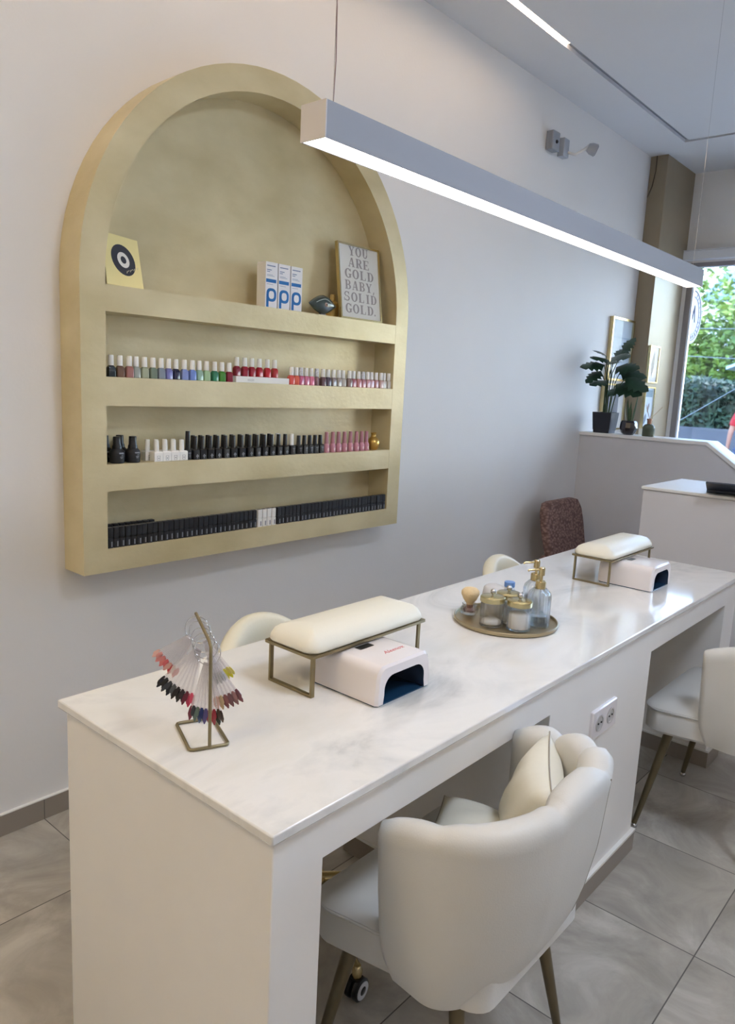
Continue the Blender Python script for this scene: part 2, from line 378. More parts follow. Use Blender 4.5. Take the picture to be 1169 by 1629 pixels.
t = thing('power_outlet', 'double white power outlet on the side of the desk pedestal', 'outlet', (1.945, fy0, .567))
bm = BM(); rbox(bm, .08, .042, .005, [(0, 0), (0, .006), (.003, .009)]); 
for v in bm.verts: v.co = Vector((v.co.x, -v.co.z, v.co.y))
obj('faceplate', bm, WHITEP, t, smooth=30)
for s in (-.036, .036):
    bm = BM(); lathe(bm, [(.024, .0), (.024, .0115), (.0195, .0115), (.0185, .0095)], 24)
    for v in bm.verts: v.co = Vector((v.co.x+s, -v.co.z, v.co.y))
    so = obj('socket', bm, mat('socket_grey', (186, 182, 180), .4), t, smooth=30)
    bm = BM()
    for q in (-.0095, .0095): lathe(bm, [(.0028, 0), (.0028, .0117)], 8, (q, 0, 0))
    for v in bm.verts: v.co = Vector((v.co.x+s, -v.co.z, v.co.y))
    obj('pin_hole', bm, BLACKM, so)

# ------------------------------------------------------------------ pendant lamp
pl = thing('linear_pendant_lamp', 'long slim aluminium pendant lamp hanging over the marble desk', 'lamp', (.982, -1.255, 1.9385))
LW, LL = .0617, 2.008
bm = BM()
for a in ((0, LL, 0, .0025, -LW, 0), (0, LL, LW-.0025, LW, -LW, 0), (0, LL, .0025, LW-.0025, -.003, 0)): box(bm, *a)
obj('housing', bm, ALU, pl)
for a in ((-.003, 0), (LL, LL+.003)):
    bm = BM(); box(bm, *a, -.0005, LW+.0005, -LW-.0005, .0005); obj('end_cap', bm, ALUCAP, pl, bevel=.0006)
bm = BM(); box(bm, .001, LL-.001, .0026, LW-.0026, -LW+.001, -LW+.006); obj('diffuser', bm, LED, pl)
for x in (.045, LL-.03):
    bm = BM(); tube(bm, [(x, LW/2, 0), (x, LW/2, H-1.9385)], .0006 if x > 1 else .0008, 6); obj('suspension_wire', bm, CHROME, pl)
bm = BM(); tube(bm, [(.045+.006*math.sin(i*1.7)+(.012 if i > 9 else 0)*.4, LW/2+.003*math.sin(i*2.3), i*(H-1.9385)/14) for i in range(15)], .0011, 6)
obj('power_cord', bm, mat('cord_mauve', (150, 128, 126), .5), pl)

# ------------------------------------------------------------------ wall spotlight with sensor box
t = thing('wall_spotlight', 'small white spotlight on a bracket high on the left wall', 'spotlight', (4.13, 0, 2.84))
bm = BM(); box(bm, -.03, .035, -.04, 0, -.05, .05); obj('bracket', bm, mat('bracket_grey', (176, 180, 186), .5), t, bevel=.004)
bm = BM(); tube(bm, [(.02, -.04, -.02), (.05, -.07, -.03), (.09, -.1, 0), (.12, -.12, .03)], .008, 8); obj('arm', bm, WHITEM, t, smooth='all')
bm = BM(); lathe(bm, [(.022, 0), (.032, .02), (.034, .05), (.03, .052)], 20)
Rm = Matrix.Translation((.115, -.115, .02)) @ Vector((.55, -.75, -.35)).to_track_quat('Z', 'Y').to_matrix().to_4x4()
for v in bm.verts: v.co = Rm @ v.co
hd = obj('lamp_head', bm, mat('spot_grey', (166, 170, 178), .4), t, smooth=40)
bm = BM(); lathe(bm, [(.028, .0525), (.028, .054)], 20)
for v in bm.verts: v.co = Rm @ v.co
obj('lens', bm, mat('dark_lens', (52, 56, 66), .2), hd)
t = thing('junction_box', 'small pale grey switch box beside the spotlight on the wall', 'box', (4.0, 0, 2.838))
bm = BM(); box(bm, -.04, .04, -.045, 0, -.045, .055); obj('housing', bm, mat('junction_grey', (150, 154, 160), .5), t, bevel=.005)
bm = BM(); sphere(bm, (0, -.046, .0), .01); obj('button', bm, BLACKM, t)
#PART2
# ------------------------------------------------------------------ shell chair (faces +Y)
def interp(K, t):
    for (a, va), (b, vb) in zip(K, K[1:]):
        if t <= b:
            f = (t-a)/(b-a); f = f*f*(3-2*f) if False else f
            return va+(vb-va)*f
    return K[-1][1]
def shell_plan(t, hx, yb, yf):      # t 0..1 right arm front -> back -> left arm front
    a = (t-.5)*2; s = 1 if a < 0 else -1; a = abs(a)
    ang = PI/2*min(1, a/.74) if a < .74 else None
    if ang is not None:
        x = hx*math.sin(ang)**.78 if ang > 0 else 0; y = yb+(0-yb-.07)*(1-math.cos(ang)**.85 if ang < PI/2 else 1)
        return s*x, y
    f = (a-.74)/.26; y0 = yb+(0-yb-.07)
    return s*(hx-.006*f), y0+(yf-y0)*f
NF = 6
CR = [0, .13, .26, .40, .55, .85, 1]
def flute(t):
    for a, b in zip(CR, CR[1:]):
        if t <= b+1e-9: return math.sin(PI*max(0, min(1, (t-a)/(b-a))))
    return 0
def make_chair(name, label):
    c = thing(name, label, 'chair')
    bm = BM(); nt_, nv = 84, 12; zb = .365
    outer, inner = [], []
    for i in range(nt_+1):
        t = i/nt_; fl_ = flute(t)**.55; back = 1-abs(2*t-1)
        u = 1-t
        zt = interp([(0, .672), (.06, .686), (.2, .718), (.42, .728), (.5, .722), (.65, .715), (.8, .705), (1, .69)], u)+interp([(0, .004), (.15, .005), (.40, .009), (.47, .032), (.6, .034), (.75, .026), (.9, .022), (1, .012)], u)*fl_
        co, ci = [], []
        for j in range(nv+1):
            v = j/nv; z = zb+(zt-zb)*v
            k = interp([(0, 0), (.12, .35), (.3, .6), (.6, .85), (1, 1)], v)
            hx = .232+.035*k; yb = -.165-.085*k; yf = -.004+.024*interp([(0, 0), (.2, .8), (1, 1)], v)-.03*max(0, v-.85)/.15*(0)
            x, y = shell_plan(t, hx, yb, yf); co.append(Vector((x, y, z)))
            th = .052+.012*fl_*(1 if t < .55 else .4); x2, y2 = shell_plan(t, hx-th, yb+th, yf+.001); ci.append(Vector((x2, y2, z)))
        outer.append(co); inner.append(ci)
    prof = []
    for co, ci in zip(outer, inner):
        topo, topi = co[-1], ci[-1]; mid = (topo+topi)/2
        P = co[:-1]+[topo+Vector((0, 0, -.006)), topo*.8+topi*.2+Vector((0, 0, .010)), mid+Vector((0, 0, .014)), topo*.2+topi*.8+Vector((0, 0, .010)), topi+Vector((0, 0, -.006))]+ci[:-1][::-1]
        prof.append(P)
    # round the arm fronts: extra shrunken end profiles
    def endp(P, d, f):
        m = sum(P, Vector())/len(P); n_ = len(P); out = []
        for k, q in enumerate(P):
            mate = P[n_-1-k]; q2 = q.lerp((q+mate)/2, f); q2 = q2+Vector((0, d, -f*.012 if q.z > .6 else f*.006)); out.append(q2)
        return out
    prof = [endp(prof[0], .014, .75), endp(prof[0], .009, .35)]+prof+[endp(prof[-1], .009, .35), endp(prof[-1], .014, .75)]
    rings(bm, prof)
    shl = obj('backrest', bm, LEATHER, c, smooth=50)
    # seams down the inside flutes and the piping over the arms
    for k in range(1, NF):
        bm = BM(); t = CR[k]; i = round(t*nt_); pts = [ci+Vector((0, .0, 0)) for ci in inner[i][3:]]
        tube(bm, [p+(Vector((0, -.02, 0))-Vector((p.x, p.y, 0))).normalized()*.0001 for p in pts], .0013, 5); obj('seam', bm, SEAM, shl)
    for t in (.40,):
        bm = BM(); i = round(t*nt_); tube(bm, [p-(Vector((p.x, p.y+.03, 0))).normalized()*.0004 for p in outer[i][1:]], .0013, 5); obj('seam', bm, SEAM, shl)
    # seat
    bm = BM()
    P = []
    for x, y in rrect(.250, .190, .055, 6): P.append((x*(1 if y > 0 else .8), y+.010))
    R = []
    for ins, z in ((.012, .362), (0, .372), (0, .436), (.004, .442), (-.002, .448), (.012, .462), (.05, .474), (.12, .48)):
        R.append([(x*(1-ins/.25), y*(1-ins/.18)+.0, z) for x, y in P])
    rings(bm, R); st = obj('seat', bm, LEATHER, c, smooth=35)
    bm = BM(); tube(bm, [(x*1.004, y*1.004, .4435) for x, y in P], .0035, 6, closed=True); obj('piping', bm, LEATHER, st, smooth='all')
    for sx in (-1, 1):
        for sy, (a, b, c_, d) in ((1, (.195, .12, .245, .185)), (-1, (.15, -.10, .215, -.155))):
            bm = BM(); tube(bm, [(sx*a, b, .364), (sx*c_, d, .018)], .0165, 12, r1=.0085); lg = obj('leg', bm, BRONZE, c, smooth=50)
            bm = BM(); lathe(bm, [(.006, 0), (.011, .004), (.0115, .011), (.008, .0175)], 12, (sx*c_, d, 0)); obj('foot', bm, CHROME, lg, smooth='all')
    return c
ch = make_chair('shell_chair', 'white leather shell chair with scalloped back and two pillows, nearest the camera')
ch.location = (1.215, -1.50, 0)
c2 = copytree(ch, (2.665, -1.615, 0), 0, 'white leather shell chair without pillows, at the far bay of the desk')
for o in (ch, c2): o['group'] = 'shell chairs on the client side of the desk'

def pillow(name, label, w_, h_, d_, mx):
    bm = BM(); n = 14; F = []; Bk = []
    for i in range(n+1):
        ra, rb = [], []
        for j in range(n+1):
            u, v = i/n*2-1, j/n*2-1
            pin = 1-.10*(1-abs(u)**2)*abs(v)**3-.10*(1-abs(v)**2)*abs(u)**3
            x, y = u*w_/2, v*h_/2
            x *= 1-.09*(1-v*v)*abs(u)**2*1; y *= 1-.09*(1-u*u)*abs(v)**2
            tt = d_/2*((1-u*u)*(1-v*v))**.42 + .004*math.sin(9*u+4*v)*(1-u*u)*(1-v*v)
            ra.append(bm.verts.new(mx @ Vector((x, y, tt)))); rb.append(ra[-1] if (i in (0, n) or j in (0, n)) else bm.verts.new(mx @ Vector((x, y, -tt))))
        F.append(ra); Bk.append(rb)
    for i in range(n):
        for j in range(n):
            bm.faces.new((F[i][j], F[i+1][j], F[i+1][j+1], F[i][j+1])); bm.faces.new((Bk[i][j], Bk[i][j+1], Bk[i+1][j+1], Bk[i+1][j]))
    edge = [F[i][0].co.copy() for i in range(n+1)]+[F[n][j].co.copy() for j in range(1, n+1)]+[F[i][n].co.copy() for i in range(n-1, -1, -1)]+[F[0][j].co.copy() for j in range(n-1, 0, -1)]
    o = obj(name, bm, mat('pillow_leather', (226, 222, 206), .45, bump=.25, bscale=25), smooth='all'); tag(o, label, 'pillow', 'pillows on the near chair')
    bm = BM(); tube(bm, edge, .0018, 6, closed=True); obj('piping', bm, SEAM, o, smooth='all')
    return o
RX, RY, RZ = (lambda a: Matrix.Rotation(a, 4, 'X')), (lambda a: Matrix.Rotation(a, 4, 'Y')), (lambda a: Matrix.Rotation(a, 4, 'Z'))
pillow('pillow', 'creamy white pillow standing on its edge against the chair back', .25, .25, .12, Matrix.Translation((1.325, -1.585, .598)) @ RZ(math.radians(30)) @ RX(math.radians(104)) @ RZ(.06))
pillow('pillow', 'white pillow lying flat in the chair just behind its near arm', .22, .18, .10, Matrix.Translation((1.245, -1.495, .528)) @ RZ(.35) @ RX(.10) @ RY(-.10))

# ------------------------------------------------------------------ technicians' swivel chairs
def make_swivel():
    c = thing('swivel_chair', 'cream rounded swivel chair behind the desk near the shelf unit', 'chair', group='swivel chairs on the wall side of the desk')
    bm = BM(); n, nv = 40, 8; prof = []
    for i in range(n+1):
        a = PI*(i/n); side = abs(math.cos(a)); zt = .79-.17*side**2.2
        P = []; Q = []
        for j in range(nv+1):
            v = j/nv; z = .44+(zt-.44)*v; r = .235+.015*v
            P.append(Vector((r*math.cos(a), .02+(r-.0)*math.sin(a), z))); Q.append(Vector(((r-.05)*math.cos(a), .02+(r-.05)*math.sin(a), z)))
        mid = (P[-1]+Q[-1])/2+Vector((0, 0, .014))
        prof.append(P+[P[-1].lerp(Q[-1], .2)+Vector((0, 0, .01)), mid, P[-1].lerp(Q[-1], .8)+Vector((0, 0, .01))]+Q[::-1])
    rings(bm, prof); obj('backrest', bm, CREAM, c, smooth=60)
    bm = BM(); lathe(bm, [(.205, .37), (.225, .38), (.23, .42), (.225, .44), (.2, .455), (.12, .462)], 36, (0, .0, 0)); obj('seat', bm, CREAM, c, smooth=60)
    bm = BM(); lathe(bm, [(.028, .09), (.028, .22), (.018, .221), (.018, .37)], 16); lathe(bm, [(.05, .075), (.05, .105)], 16); obj('pedestal', bm, SHINYG, c, smooth=40)
    for k in range(5):
        a = 2*PI*k/5+math.radians(-113); ca, sa = math.cos(a), math.sin(a); R_ = .33
        bm = BM(); tube(bm, [(.04*ca, .04*sa, .098), (.15*ca, .15*sa, .098), (R_*ca, R_*sa, .078)], .016, 10, r1=.011)
        lathe(bm, [(.011, .052), (.013, .075), (.008, .088)], 12, (R_*ca, R_*sa, 0)); ar = obj('base_arm', bm, SHINYG, c, smooth=50)
        bm = BM(); 
        mx = Matrix.Translation((R_*ca, R_*sa, .028)) @ RZ(a+PI/2+.5) @ RX(PI/2)
        for s in (-1, 1):
            for q in lathe(bm, [(.0265, s*.004), (.028, s*.007), (.028, s*.016), (.024, s*.019)], 20):
                for v in q: v.co = mx @ v.co
            for q in lathe(bm, [(.0225, s*.0188), (.0215, s*.0205), (.0135, s*.0205)], 20, mi=1):
                for v in q: v.co = mx @ v.co
            for q in lathe(bm, [(.013, s*.0192), (.009, s*.0215)], 16):
                for v in q: v.co = mx @ v.co
        box(bm, R_*ca-.012, R_*ca+.012, R_*sa-.010, R_*sa+.010, .03, .057)
        obj('caster', bm, [BLACKP, mat('caster_ring', (214, 214, 218), .4)], ar, smooth=40)
    return c
t1 = make_swivel(); t1.location = (1.345, -.925, 0)
t2 = copytree(t1, (2.60, -.955, 0), math.radians(-30), 'cream rounded swivel chair behind the desk past the tray of jars')
for q in t2.children:
    if q.name.startswith(('backrest', 'seat')): q.rotation_euler = (0, 0, math.radians(33))

# knitted-cover chair by the half wall
c = thing('cushioned_chair', 'brown knit-covered chair against the wall beyond the far end of the desk', 'chair', (4.28, -.36, 0))
bm = BM(); prof = []
for i in range(13):
    v = i/12; hw = interp([(0, .235), (.6, .25), (.85, .24), (1, .205)], v); z = .47+.325*v; y = .16+.07*v
    prof.append([(x, y+q, z) for x, q in rrect(hw, .03, .026, 3)])
prof.append([(x*.8, y+.07/12+q*.6, .805) for x, q in rrect(.205, .03, .026, 3)])
rings(bm, prof); obj('backrest', bm, KNIT, c, smooth=60)
bm = BM(); rbox(bm, .25, .23, .05, [(.012, .40), (0, .415), (0, .465), (.02, .485), (.09, .495)]); obj('seat', bm, KNIT, c, smooth=50)
for sx in (-1, 1):
    bm = BM(); tube(bm, [(sx*.21, -.19, .40), (sx*.225, -.21, 0)], .014, 10); obj('leg', bm, BLACKM, c, smooth=50)
    bm = BM(); tube(bm, [(sx*.21, .17, .52), (sx*.21, .17, .40), (sx*.225, .2, 0)], .014, 10); obj('leg', bm, BLACKM, c, smooth=50)

# ------------------------------------------------------------------ reception counter with laptop and papers
rx = 3.62
bm = BM(); box(bm, rx, rx+.55, -2.6, -.885, 0, 1.018); rc = tag(obj('reception_counter', bm, mat('counter_white', (214, 212, 214), .4), bevel=.004), 'plain white reception counter standing beyond the far end of the desk', 'counter')
bm = BM(); box(bm, rx-.008, rx+.558, -2.61, -.877, 1.0182, 1.034); obj('countertop', bm, WHITEM, rc, bevel=.004)
lp = thing('laptop', 'dark open laptop seen from the back on the reception counter', 'laptop', (rx+.10, -1.32, 1.0342), math.radians(14))
bm = BM(); rbox(bm, .115, .165, .01, [(.001, 0), (0, .002), (0, .012), (.001, .014)], (.10, 0, 0)); obj('keyboard_base', bm, mat('laptop_dark', (70, 78, 92), .35, metal=.3), lp, smooth=40)
bm = BM(); rbox(bm, .11, .165, .01, [(.001, 0), (0, .001), (0, .006), (.001, .007)])
mx = Matrix.Translation((-.085, 0, .034)) @ RY(math.radians(15))
for v in bm.verts: v.co = mx @ v.co
obj('screen', bm, mat('laptop_lid', (58, 66, 82), .3, metal=.3), lp, smooth=40)
for i, (x, y, a, m, lb) in enumerate(((rx+.17, -1.52, .3, PAPER, 'sheet of white paper on the reception counter beside the laptop'), (rx+.12, -1.56, -.2, mat('blue_folder', (120, 160, 220), .5), 'light blue folder on the reception counter by the papers'))):
    bm = BM(); rbox(bm, .075, .11, .003, [(0, 0), (0, .004+.006*i)]); o = obj(['sheet_of_paper', 'folder'][i], bm, m); o.location = (x, y, 1.0343+.0042*i); o.rotation_euler = (0, 0, a); tag(o, lb, ['paper', 'folder'][i])

# ------------------------------------------------------------------ nail-polish rows on the shelves
def polish_proto(kind, bcol, ccol=None):
    t = thing('nail_polish_bottle', '', 'nail polish bottle')
    if kind == 'polish':
        bm = BM(); rbox(bm, .0125, .0105, .004, [(.0015, 0), (0, .0015), (.0006, .027), (.003, .032), (.0065, .0355)]); obj('bottle', bm, mat('lacquer_%d_%d_%d' % bcol, bcol, .22, coat=.25), t, smooth=35)
        bm = BM(); lathe(bm, [(.0086, .0352), (.0088, .037), (.0080, .0655), (.0073, .0667)], 12); obj('cap', bm, ccol or WHITEM, t, smooth=35)
    return t
def label_place(t, lab, loc, grp, rz=0, first=True): ...
def place(t, x, y, z, lab, grp, rz=0, first=False):
    if first: t.location = (x, y, z); t.rotation_euler = (0, 0, rz); t['label'] = lab; o = t
    else: o = copytree(t, (x, y, z), rz, lab)
    o['group'] = grp; return o
def row(names, cols, xs, y, z, grp, where, capcols={}, tilt={}):
    for i, (nm, c_, x) in enumerate(zip(names, cols, xs)):
        if 0 < i < len(names)-1: rel = 'between the %s and %s ones' % (names[i-1], names[i+1])
        elif i == 0: rel = 'at the left end, beside the %s one' % names[1]
        else: rel = 'at the right end, beside the %s one' % names[-2]
        o = polish_proto('polish', c_, capcols.get(i)); o.location = (x, y+random.uniform(-.003, .003), z); o.rotation_euler = (0, 0, tilt.get(i, random.uniform(-.12, .12)))
        o['label'] = '%s nail polish bottle %s' % (nm, rel); o['group'] = grp
xa = [1.238, 1.269, 1.300, 1.327, 1.357, 1.387, 1.416, 1.444, 1.475, 1.508, 1.538, 1.568, 1.599, 1.632, 1.663, 1.695]
na = ['teal black', 'chestnut brown', 'rosewood', 'silver grey', 'khaki silver', 'slate green', 'blue grey', 'periwinkle', 'midnight navy', 'lavender blue', 'cornflower blue', 'mint grey', 'pale mint', 'emerald green', 'leaf green', 'dark cherry red']
ca = [(18, 34, 42), (106, 78, 62), (156, 106, 100), (150, 154, 146), (158, 166, 140), (112, 128, 112), (126, 138, 152), (118, 120, 178), (28, 32, 62), (124, 140, 194), (112, 138, 204), (146, 178, 158), (158, 190, 148), (42, 122, 88), (66, 136, 46), (130, 22, 46)]
row(na, ca, xa, -.100, Z2, 'colour polishes left of the white stand', 'left part of the upper polish row')
nr = ['wine red', 'deep crimson', 'crimson', 'scarlet', 'bright red', 'tomato red']
cr = [(138, 20, 44), (150, 22, 46), (158, 22, 44), (176, 28, 46), (192, 32, 44), (178, 30, 36)]
row(nr, cr, [1.747, 1.782, 1.817, 1.853, 1.889, 1.926], -.080, Z2+.0222, 'red polishes on the white stand', 'raised on the white stand')
st = thing('display_stand', 'small white display stand carrying six red nail polishes', 'display stand', (1.849, -.085, Z2))
bm = BM(); box(bm, -.128, .128, -.0235, .022, 0, .022); obj('block', bm, WHITEM, st, bevel=.001)
lettering('essie', .016, basis((-.06, -.0238, .011), (1, 0, 0), (0, 0, 1)), mat('pale_print', (196, 190, 188), .6), st, ext=.0002)
nb = ['coral', 'orange coral', 'orchid pink', 'rose pink', 'candy pink', 'mauve taupe', 'plum brown', 'smoky plum', 'warm grey', 'greige', 'oyster', 'mushroom', 'dusty rose', 'blush', 'antique pink', 'soft pink', 'powder pink', 'nude rose', 'pale nude', 'milky beige', 'milky white']
cb = [(214, 84, 74), (216, 96, 74), (190, 92, 124), (204, 112, 140), (222, 122, 148), (140, 106, 110), (104, 76, 82), (88, 72, 84), (148, 134, 132), (172, 160, 150), (182, 172, 160), (150, 128, 122), (176, 104, 112), (202, 140, 142), (186, 122, 128), (198, 146, 148), (202, 156, 160), (190, 138, 138), (200, 168, 160), (194, 182, 168), (198, 192, 184)]
xb = [1.979+.012, 2.013+.008, 2.042, 2.071, 2.100, 2.134, 2.166, 2.196, 2.226, 2.256, 2.286, 2.319, 2.349, 2.378, 2.4055, 2.434, 2.464, 2.494, 2.5215, 2.549, 2.5765]
PC = mat('patterned_cap', (170, 168, 176), .4, c2=(226, 226, 226), scale=140)
row(nb, cb, xb, -.100, Z2, 'colour polishes right of the white stand', 'right part of the upper polish row', {2: PC, 5: PC, 14: PC}, {5: .5})

def gel(name, lab, body, cap, hb, hc, w_, cw, mark=None, m=BLACKP, mc=None, rd=.003):
    t = thing(name, lab, 'nail polish bottle')
    bm = BM(); rbox(bm, w_, w_*.9, rd, [(.001, 0), (0, .0012), (0, hb-.004), (.0025, hb-.001), (w_-cw, hb)])
    if mark == 'flower':
        for dx, dz, s in ((-.0025, .012, .0032), (.003, .0125, .0032), (0, .016, .003), (.0, .0085, .0025), (.0, .0045, .0016)):
            for q in lathe(bm, [(s, -.0002), (s, .0004)], 8, mi=1):
                for v in q: v.co = Vector((v.co.x*(2.4 if s < .002 else 1)+dx+.002, -w_*.9-v.co.z, v.co.y*(.6 if s < .002 else 1)+dz))
    if mark == 'lines':
        for k, (l, z) in enumerate(((.011, .022), (.007, .0175), (.0075, .0135), (.005, .0095))): box(bm, -l*.5+.003, l*.5+.003, -w_*.9-.0005, -w_*.9+.001, z, z+(.0028 if k == 0 else .0013), 1)
    if mark == 'strip': box(bm, .001, .0055, -w_*.9-.0004, -w_*.9+.001, .004, .021, 1)
    if mark == 'frame':
        for a in ((-.0055, .0055, .004, .0048), (-.0055, .0055, .0182, .019), (-.0055, -.0047, .004, .019), (.0047, .0055, .004, .019), (-.0015, .0015, .009, .013)): box(bm, a[0], a[1], -w_*.9-.0004, -w_*.9+.001, a[2], a[3], 1)
    obj('bottle', bm, [m, MARK], t, smooth=35)
    bm = BM()
    if mark == 'strip': rbox(bm, cw, cw*.9, rd, [(.0, hb), (0, hb+hc-.0008), (.0008, hb+hc)]); box(bm, -cw+.0012, cw-.0012, -cw*.9+.0012, cw*.9-.0012, hb+hc, hb+hc+.0003, 1)
    else: lathe(bm, [(cw, hb), (cw*.98, hb+.002), (cw*.86, hb+hc-.0015), (cw*.78, hb+hc)], 12)
    obj('cap', bm, [mc or m, GREYTOP], t, smooth=35); return t
# lower shelf: black slim bottles
g = gel('nail_polish_bottle', '', 0, 0, .0335, .0325, .0098, .0096, 'strip', BLACKM, rd=.002); step = .0204
xs = []; x = 1.2245
while x < 2.575: xs.append(x); x += step
first = True
for i, x in enumerate(xs):
    if 1.826 < x < 1.925: continue
    lb = 'slim black gel polish bottle with grey print, front row of the bottom shelf'
    o = place(g, x, -.107+random.uniform(-.0015, .0015), Z4, lb, 'slim black bottles, front row of the bottom shelf', random.uniform(-.05, .05), first); first = False
for i in range(9):
    place(g, 1.2275+.0222*i, -.060, Z4, 'slim black bottle in the short back row at the left of the bottom shelf', 'slim black bottles, back row of the bottom shelf')
gw = gel('nail_polish_bottle', '', 0, 0, .0335, .0325, .0102, .0098, 'strip', WHITEM, rd=.002)
wn = ['first from the left', 'second from the left', 'third from the left', 'fourth from the left']
for i in range(4): place(gw, 1.842+.0232*i, -.107, Z4, 'slim white gel bottle among black ones, %s of the four' % wn[i], 'white bottles on the bottom shelf', 0, i == 0)
# middle shelf
bb = thing('base_coat_bottle', '', 'nail polish bottle')
bm = BM(); lathe(bm, [(.020, 0), (.0225, .003), (.0245, .03), (.0225, .038), (.0155, .046)], 20)
for k, (l, z) in enumerate(((.016, .031), (.008, .025), (.0095, .020), (.007, .016))): box(bm, -l*.5+.002, l*.5+.002, -.0246+(.0008 if k else 0), -.018, z, z+(.004 if k == 0 else .002), 1)
obj('bottle', bm, [BLACKM, MARK], bb, smooth=35)
bm = BM(); lathe(bm, [(.0155, .0458), (.0148, .054), (.0125, .058), (.0120, .083), (.011, .084)], 18); obj('cap', bm, BLACKP, bb, smooth=35)
for i, (x, y, lb) in enumerate(((1.262, -.092, 'large round black bottle in front at the left end of the middle shelf'), (1.318, -.092, 'large round black bottle in front, next to the white kit'), (1.250, -.040, 'large round black bottle half hidden behind the leftmost black one'), (1.303, -.040, 'large round black bottle half hidden behind the second black one'))):
    place(bb, x, y, Z3, lb, 'large black base coat bottles', 0, i == 0)
gk = gel('nail_polish_bottle', '', 0, 0, .0335, .036, .0160, .0088, 'frame', WHITEM, rd=.001)
wq = ['leftmost', 'second', 'third', 'rightmost']
k = 0
for y, rw in ((-.098, 'front'), (-.064, 'back')):
    for i in range(4):
        place(gk, 1.4015+.0328*i-(.0 if y < -.08 else .012), y, Z3, 'square white bottle with framed label, %s in the %s row of its kit' % (wq[i], rw), 'square white bottles of the kit', 0, k == 0); k += 1
gt = gel('nail_polish_bottle', '', 0, 0, .036, .062, .0105, .0088, 'lines', BLACKP); place(gt, 1.5245, -.098, Z3, 'tallest slim black bottle on the middle shelf beside the white kit', 'black gel bottles on the middle shelf', 0, True)
gf = gel('nail_polish_bottle', '', 0, 0, .036, .044, .0132, .0088, 'flower', BLACKP)
fx = [1.553, 1.583, 1.616, 1.648, 1.683, 1.719, 1.757, 1.794, 1.830, 1.866, 1.902, 1.938, 1.972]
for i, x in enumerate(fx): place(gf, x, -.100, Z3, 'black gel bottle with pale flower mark, front row of the middle shelf', 'black gel bottles with flower mark', random.uniform(-.15, .1), i == 0)
for i, x in enumerate([1.569, 1.600, 1.632, 1.665, 1.701, 1.738, 1.776, 1.812, 1.848, 1.884, 1.920]): place(gf, x, -.066, Z3, 'black gel bottle in the back row behind the flower-marked ones', 'black gel bottles, back row of the middle shelf', 0)
gwc = gel('nail_polish_bottle', '', 0, 0, .036, .044, .0132, .0092, 'lines', BLACKP, WHITEM); place(gwc, 2.008, -.098, Z3, 'black gel bottle with a white cap, front row of the middle shelf', 'white capped black bottles', 0, True)
place(gwc, 1.962, -.066, Z3, 'black gel bottle with a white cap, half hidden in the middle shelf back row', 'white capped black bottles')
gl = gel('nail_polish_bottle', '', 0, 0, .036, .037, .0132, .0090, 'lines', BLACKP)
for i, x in enumerate([2.046, 2.077, 2.107, 2.137, 2.167]): place(gl, x, -.098, Z3, 'black gel bottle with printed lines, between the white-capped and pink ones', 'black gel bottles with printed lines', random.uniform(-.1, .1), i == 0)
PINK = mat('dusty_pink', (198, 138, 152), .35); PINKC = mat('dusty_pink_cap', (180, 126, 136), .4)
pk = thing('nail_polish_bottle', '', 'nail polish bottle')
bm = BM(); lathe(bm, [(.0125, 0), (.0135, .002), (.0135, .026), (.011, .033), (.0085, .037)], 16)
for q in lathe(bm, [(.0062, -.0002), (.0062, .0005)], 12, mi=1):
    for v in q: v.co = Vector((v.co.x*.8, -.0133-v.co.z, v.co.y*1.1+.014))
obj('bottle', bm, [PINK, mat('pale_pink_print', (226, 196, 196), .5)], pk, smooth=35)
bm = BM(); lathe(bm, [(.0088, .037), (.0088, .039), (.0074, .083), (.0066, .084)], 14); obj('cap', bm, PINKC, pk, smooth=35)
od = ['first', 'second', 'third', 'fourth', 'fifth', 'sixth', 'seventh', 'eighth']
for i, x in enumerate([2.203, 2.240, 2.275, 2.311, 2.348, 2.386, 2.419, 2.450]): place(pk, x, -.098, Z3, 'dusty pink gel polish bottle, %s from the left of the eight' % od[i], 'dusty pink bottles', 0, i == 0)
bm = BM(); lathe(bm, [(.013, 0), (.020, .004), (.0275, .018), (.0285, .031), (.024, .046), (.014, .056), (.0105, .060), (.0105, .068), (.0135, .075), (.011, .076), (.008, .06)], 28); o = obj('vase', bm, mat('gold_vase', (196, 158, 84), .28, metal=.75), smooth=45); o.location = (2.510, -.088, Z3); tag(o, 'tiny round gold vase at the right end of the middle shelf', 'vase')

# ------------------------------------------------------------------ top shelf ornaments
# evil-eye card leaning back
cdm = thing('greeting_card', 'pale yellow card with a dark round eye drawing, at the left of the top shelf', 'card', (1.286, -.112, Z1), math.radians(3))
up_ = Vector((.0, .075, .168)).normalized(); mx = basis((0, 0, .0), (1, 0, .0), up_)
nn = Vector((1, 0, 0)).cross(up_)
def on_plane(a, b, d=0): return mx @ Vector((a, b, d))
bm = BM(); prism(bm, [(-.066, .001), (.062, -.0), (.086, .168), (-.036, .178)], lambda a, b: on_plane(a, b, 0), lambda a, b: on_plane(a, b, .0016)); obj('card', bm, mat('card_yellow', (238, 224, 160), .6), cdm)
def disc(r, d, m, nm, w=1, c=(.014, .090)):
    bm = BM(); prism(bm, [(c[0]+r*.86*math.cos(2*PI*i/32), c[1]+r*1.12*math.sin(2*PI*i/32)) for i in range(32)], lambda a, b: on_plane(a, b, d), lambda a, b: on_plane(a, b, d+.0004)); return obj(nm, bm, m, cdm)
disc(.047, .0017, INKD, 'eye_drawing'); disc(.0235, .0022, PAPER, 'eye_white'); disc(.011, .0027, INKD, 'pupil')
bm = BM()
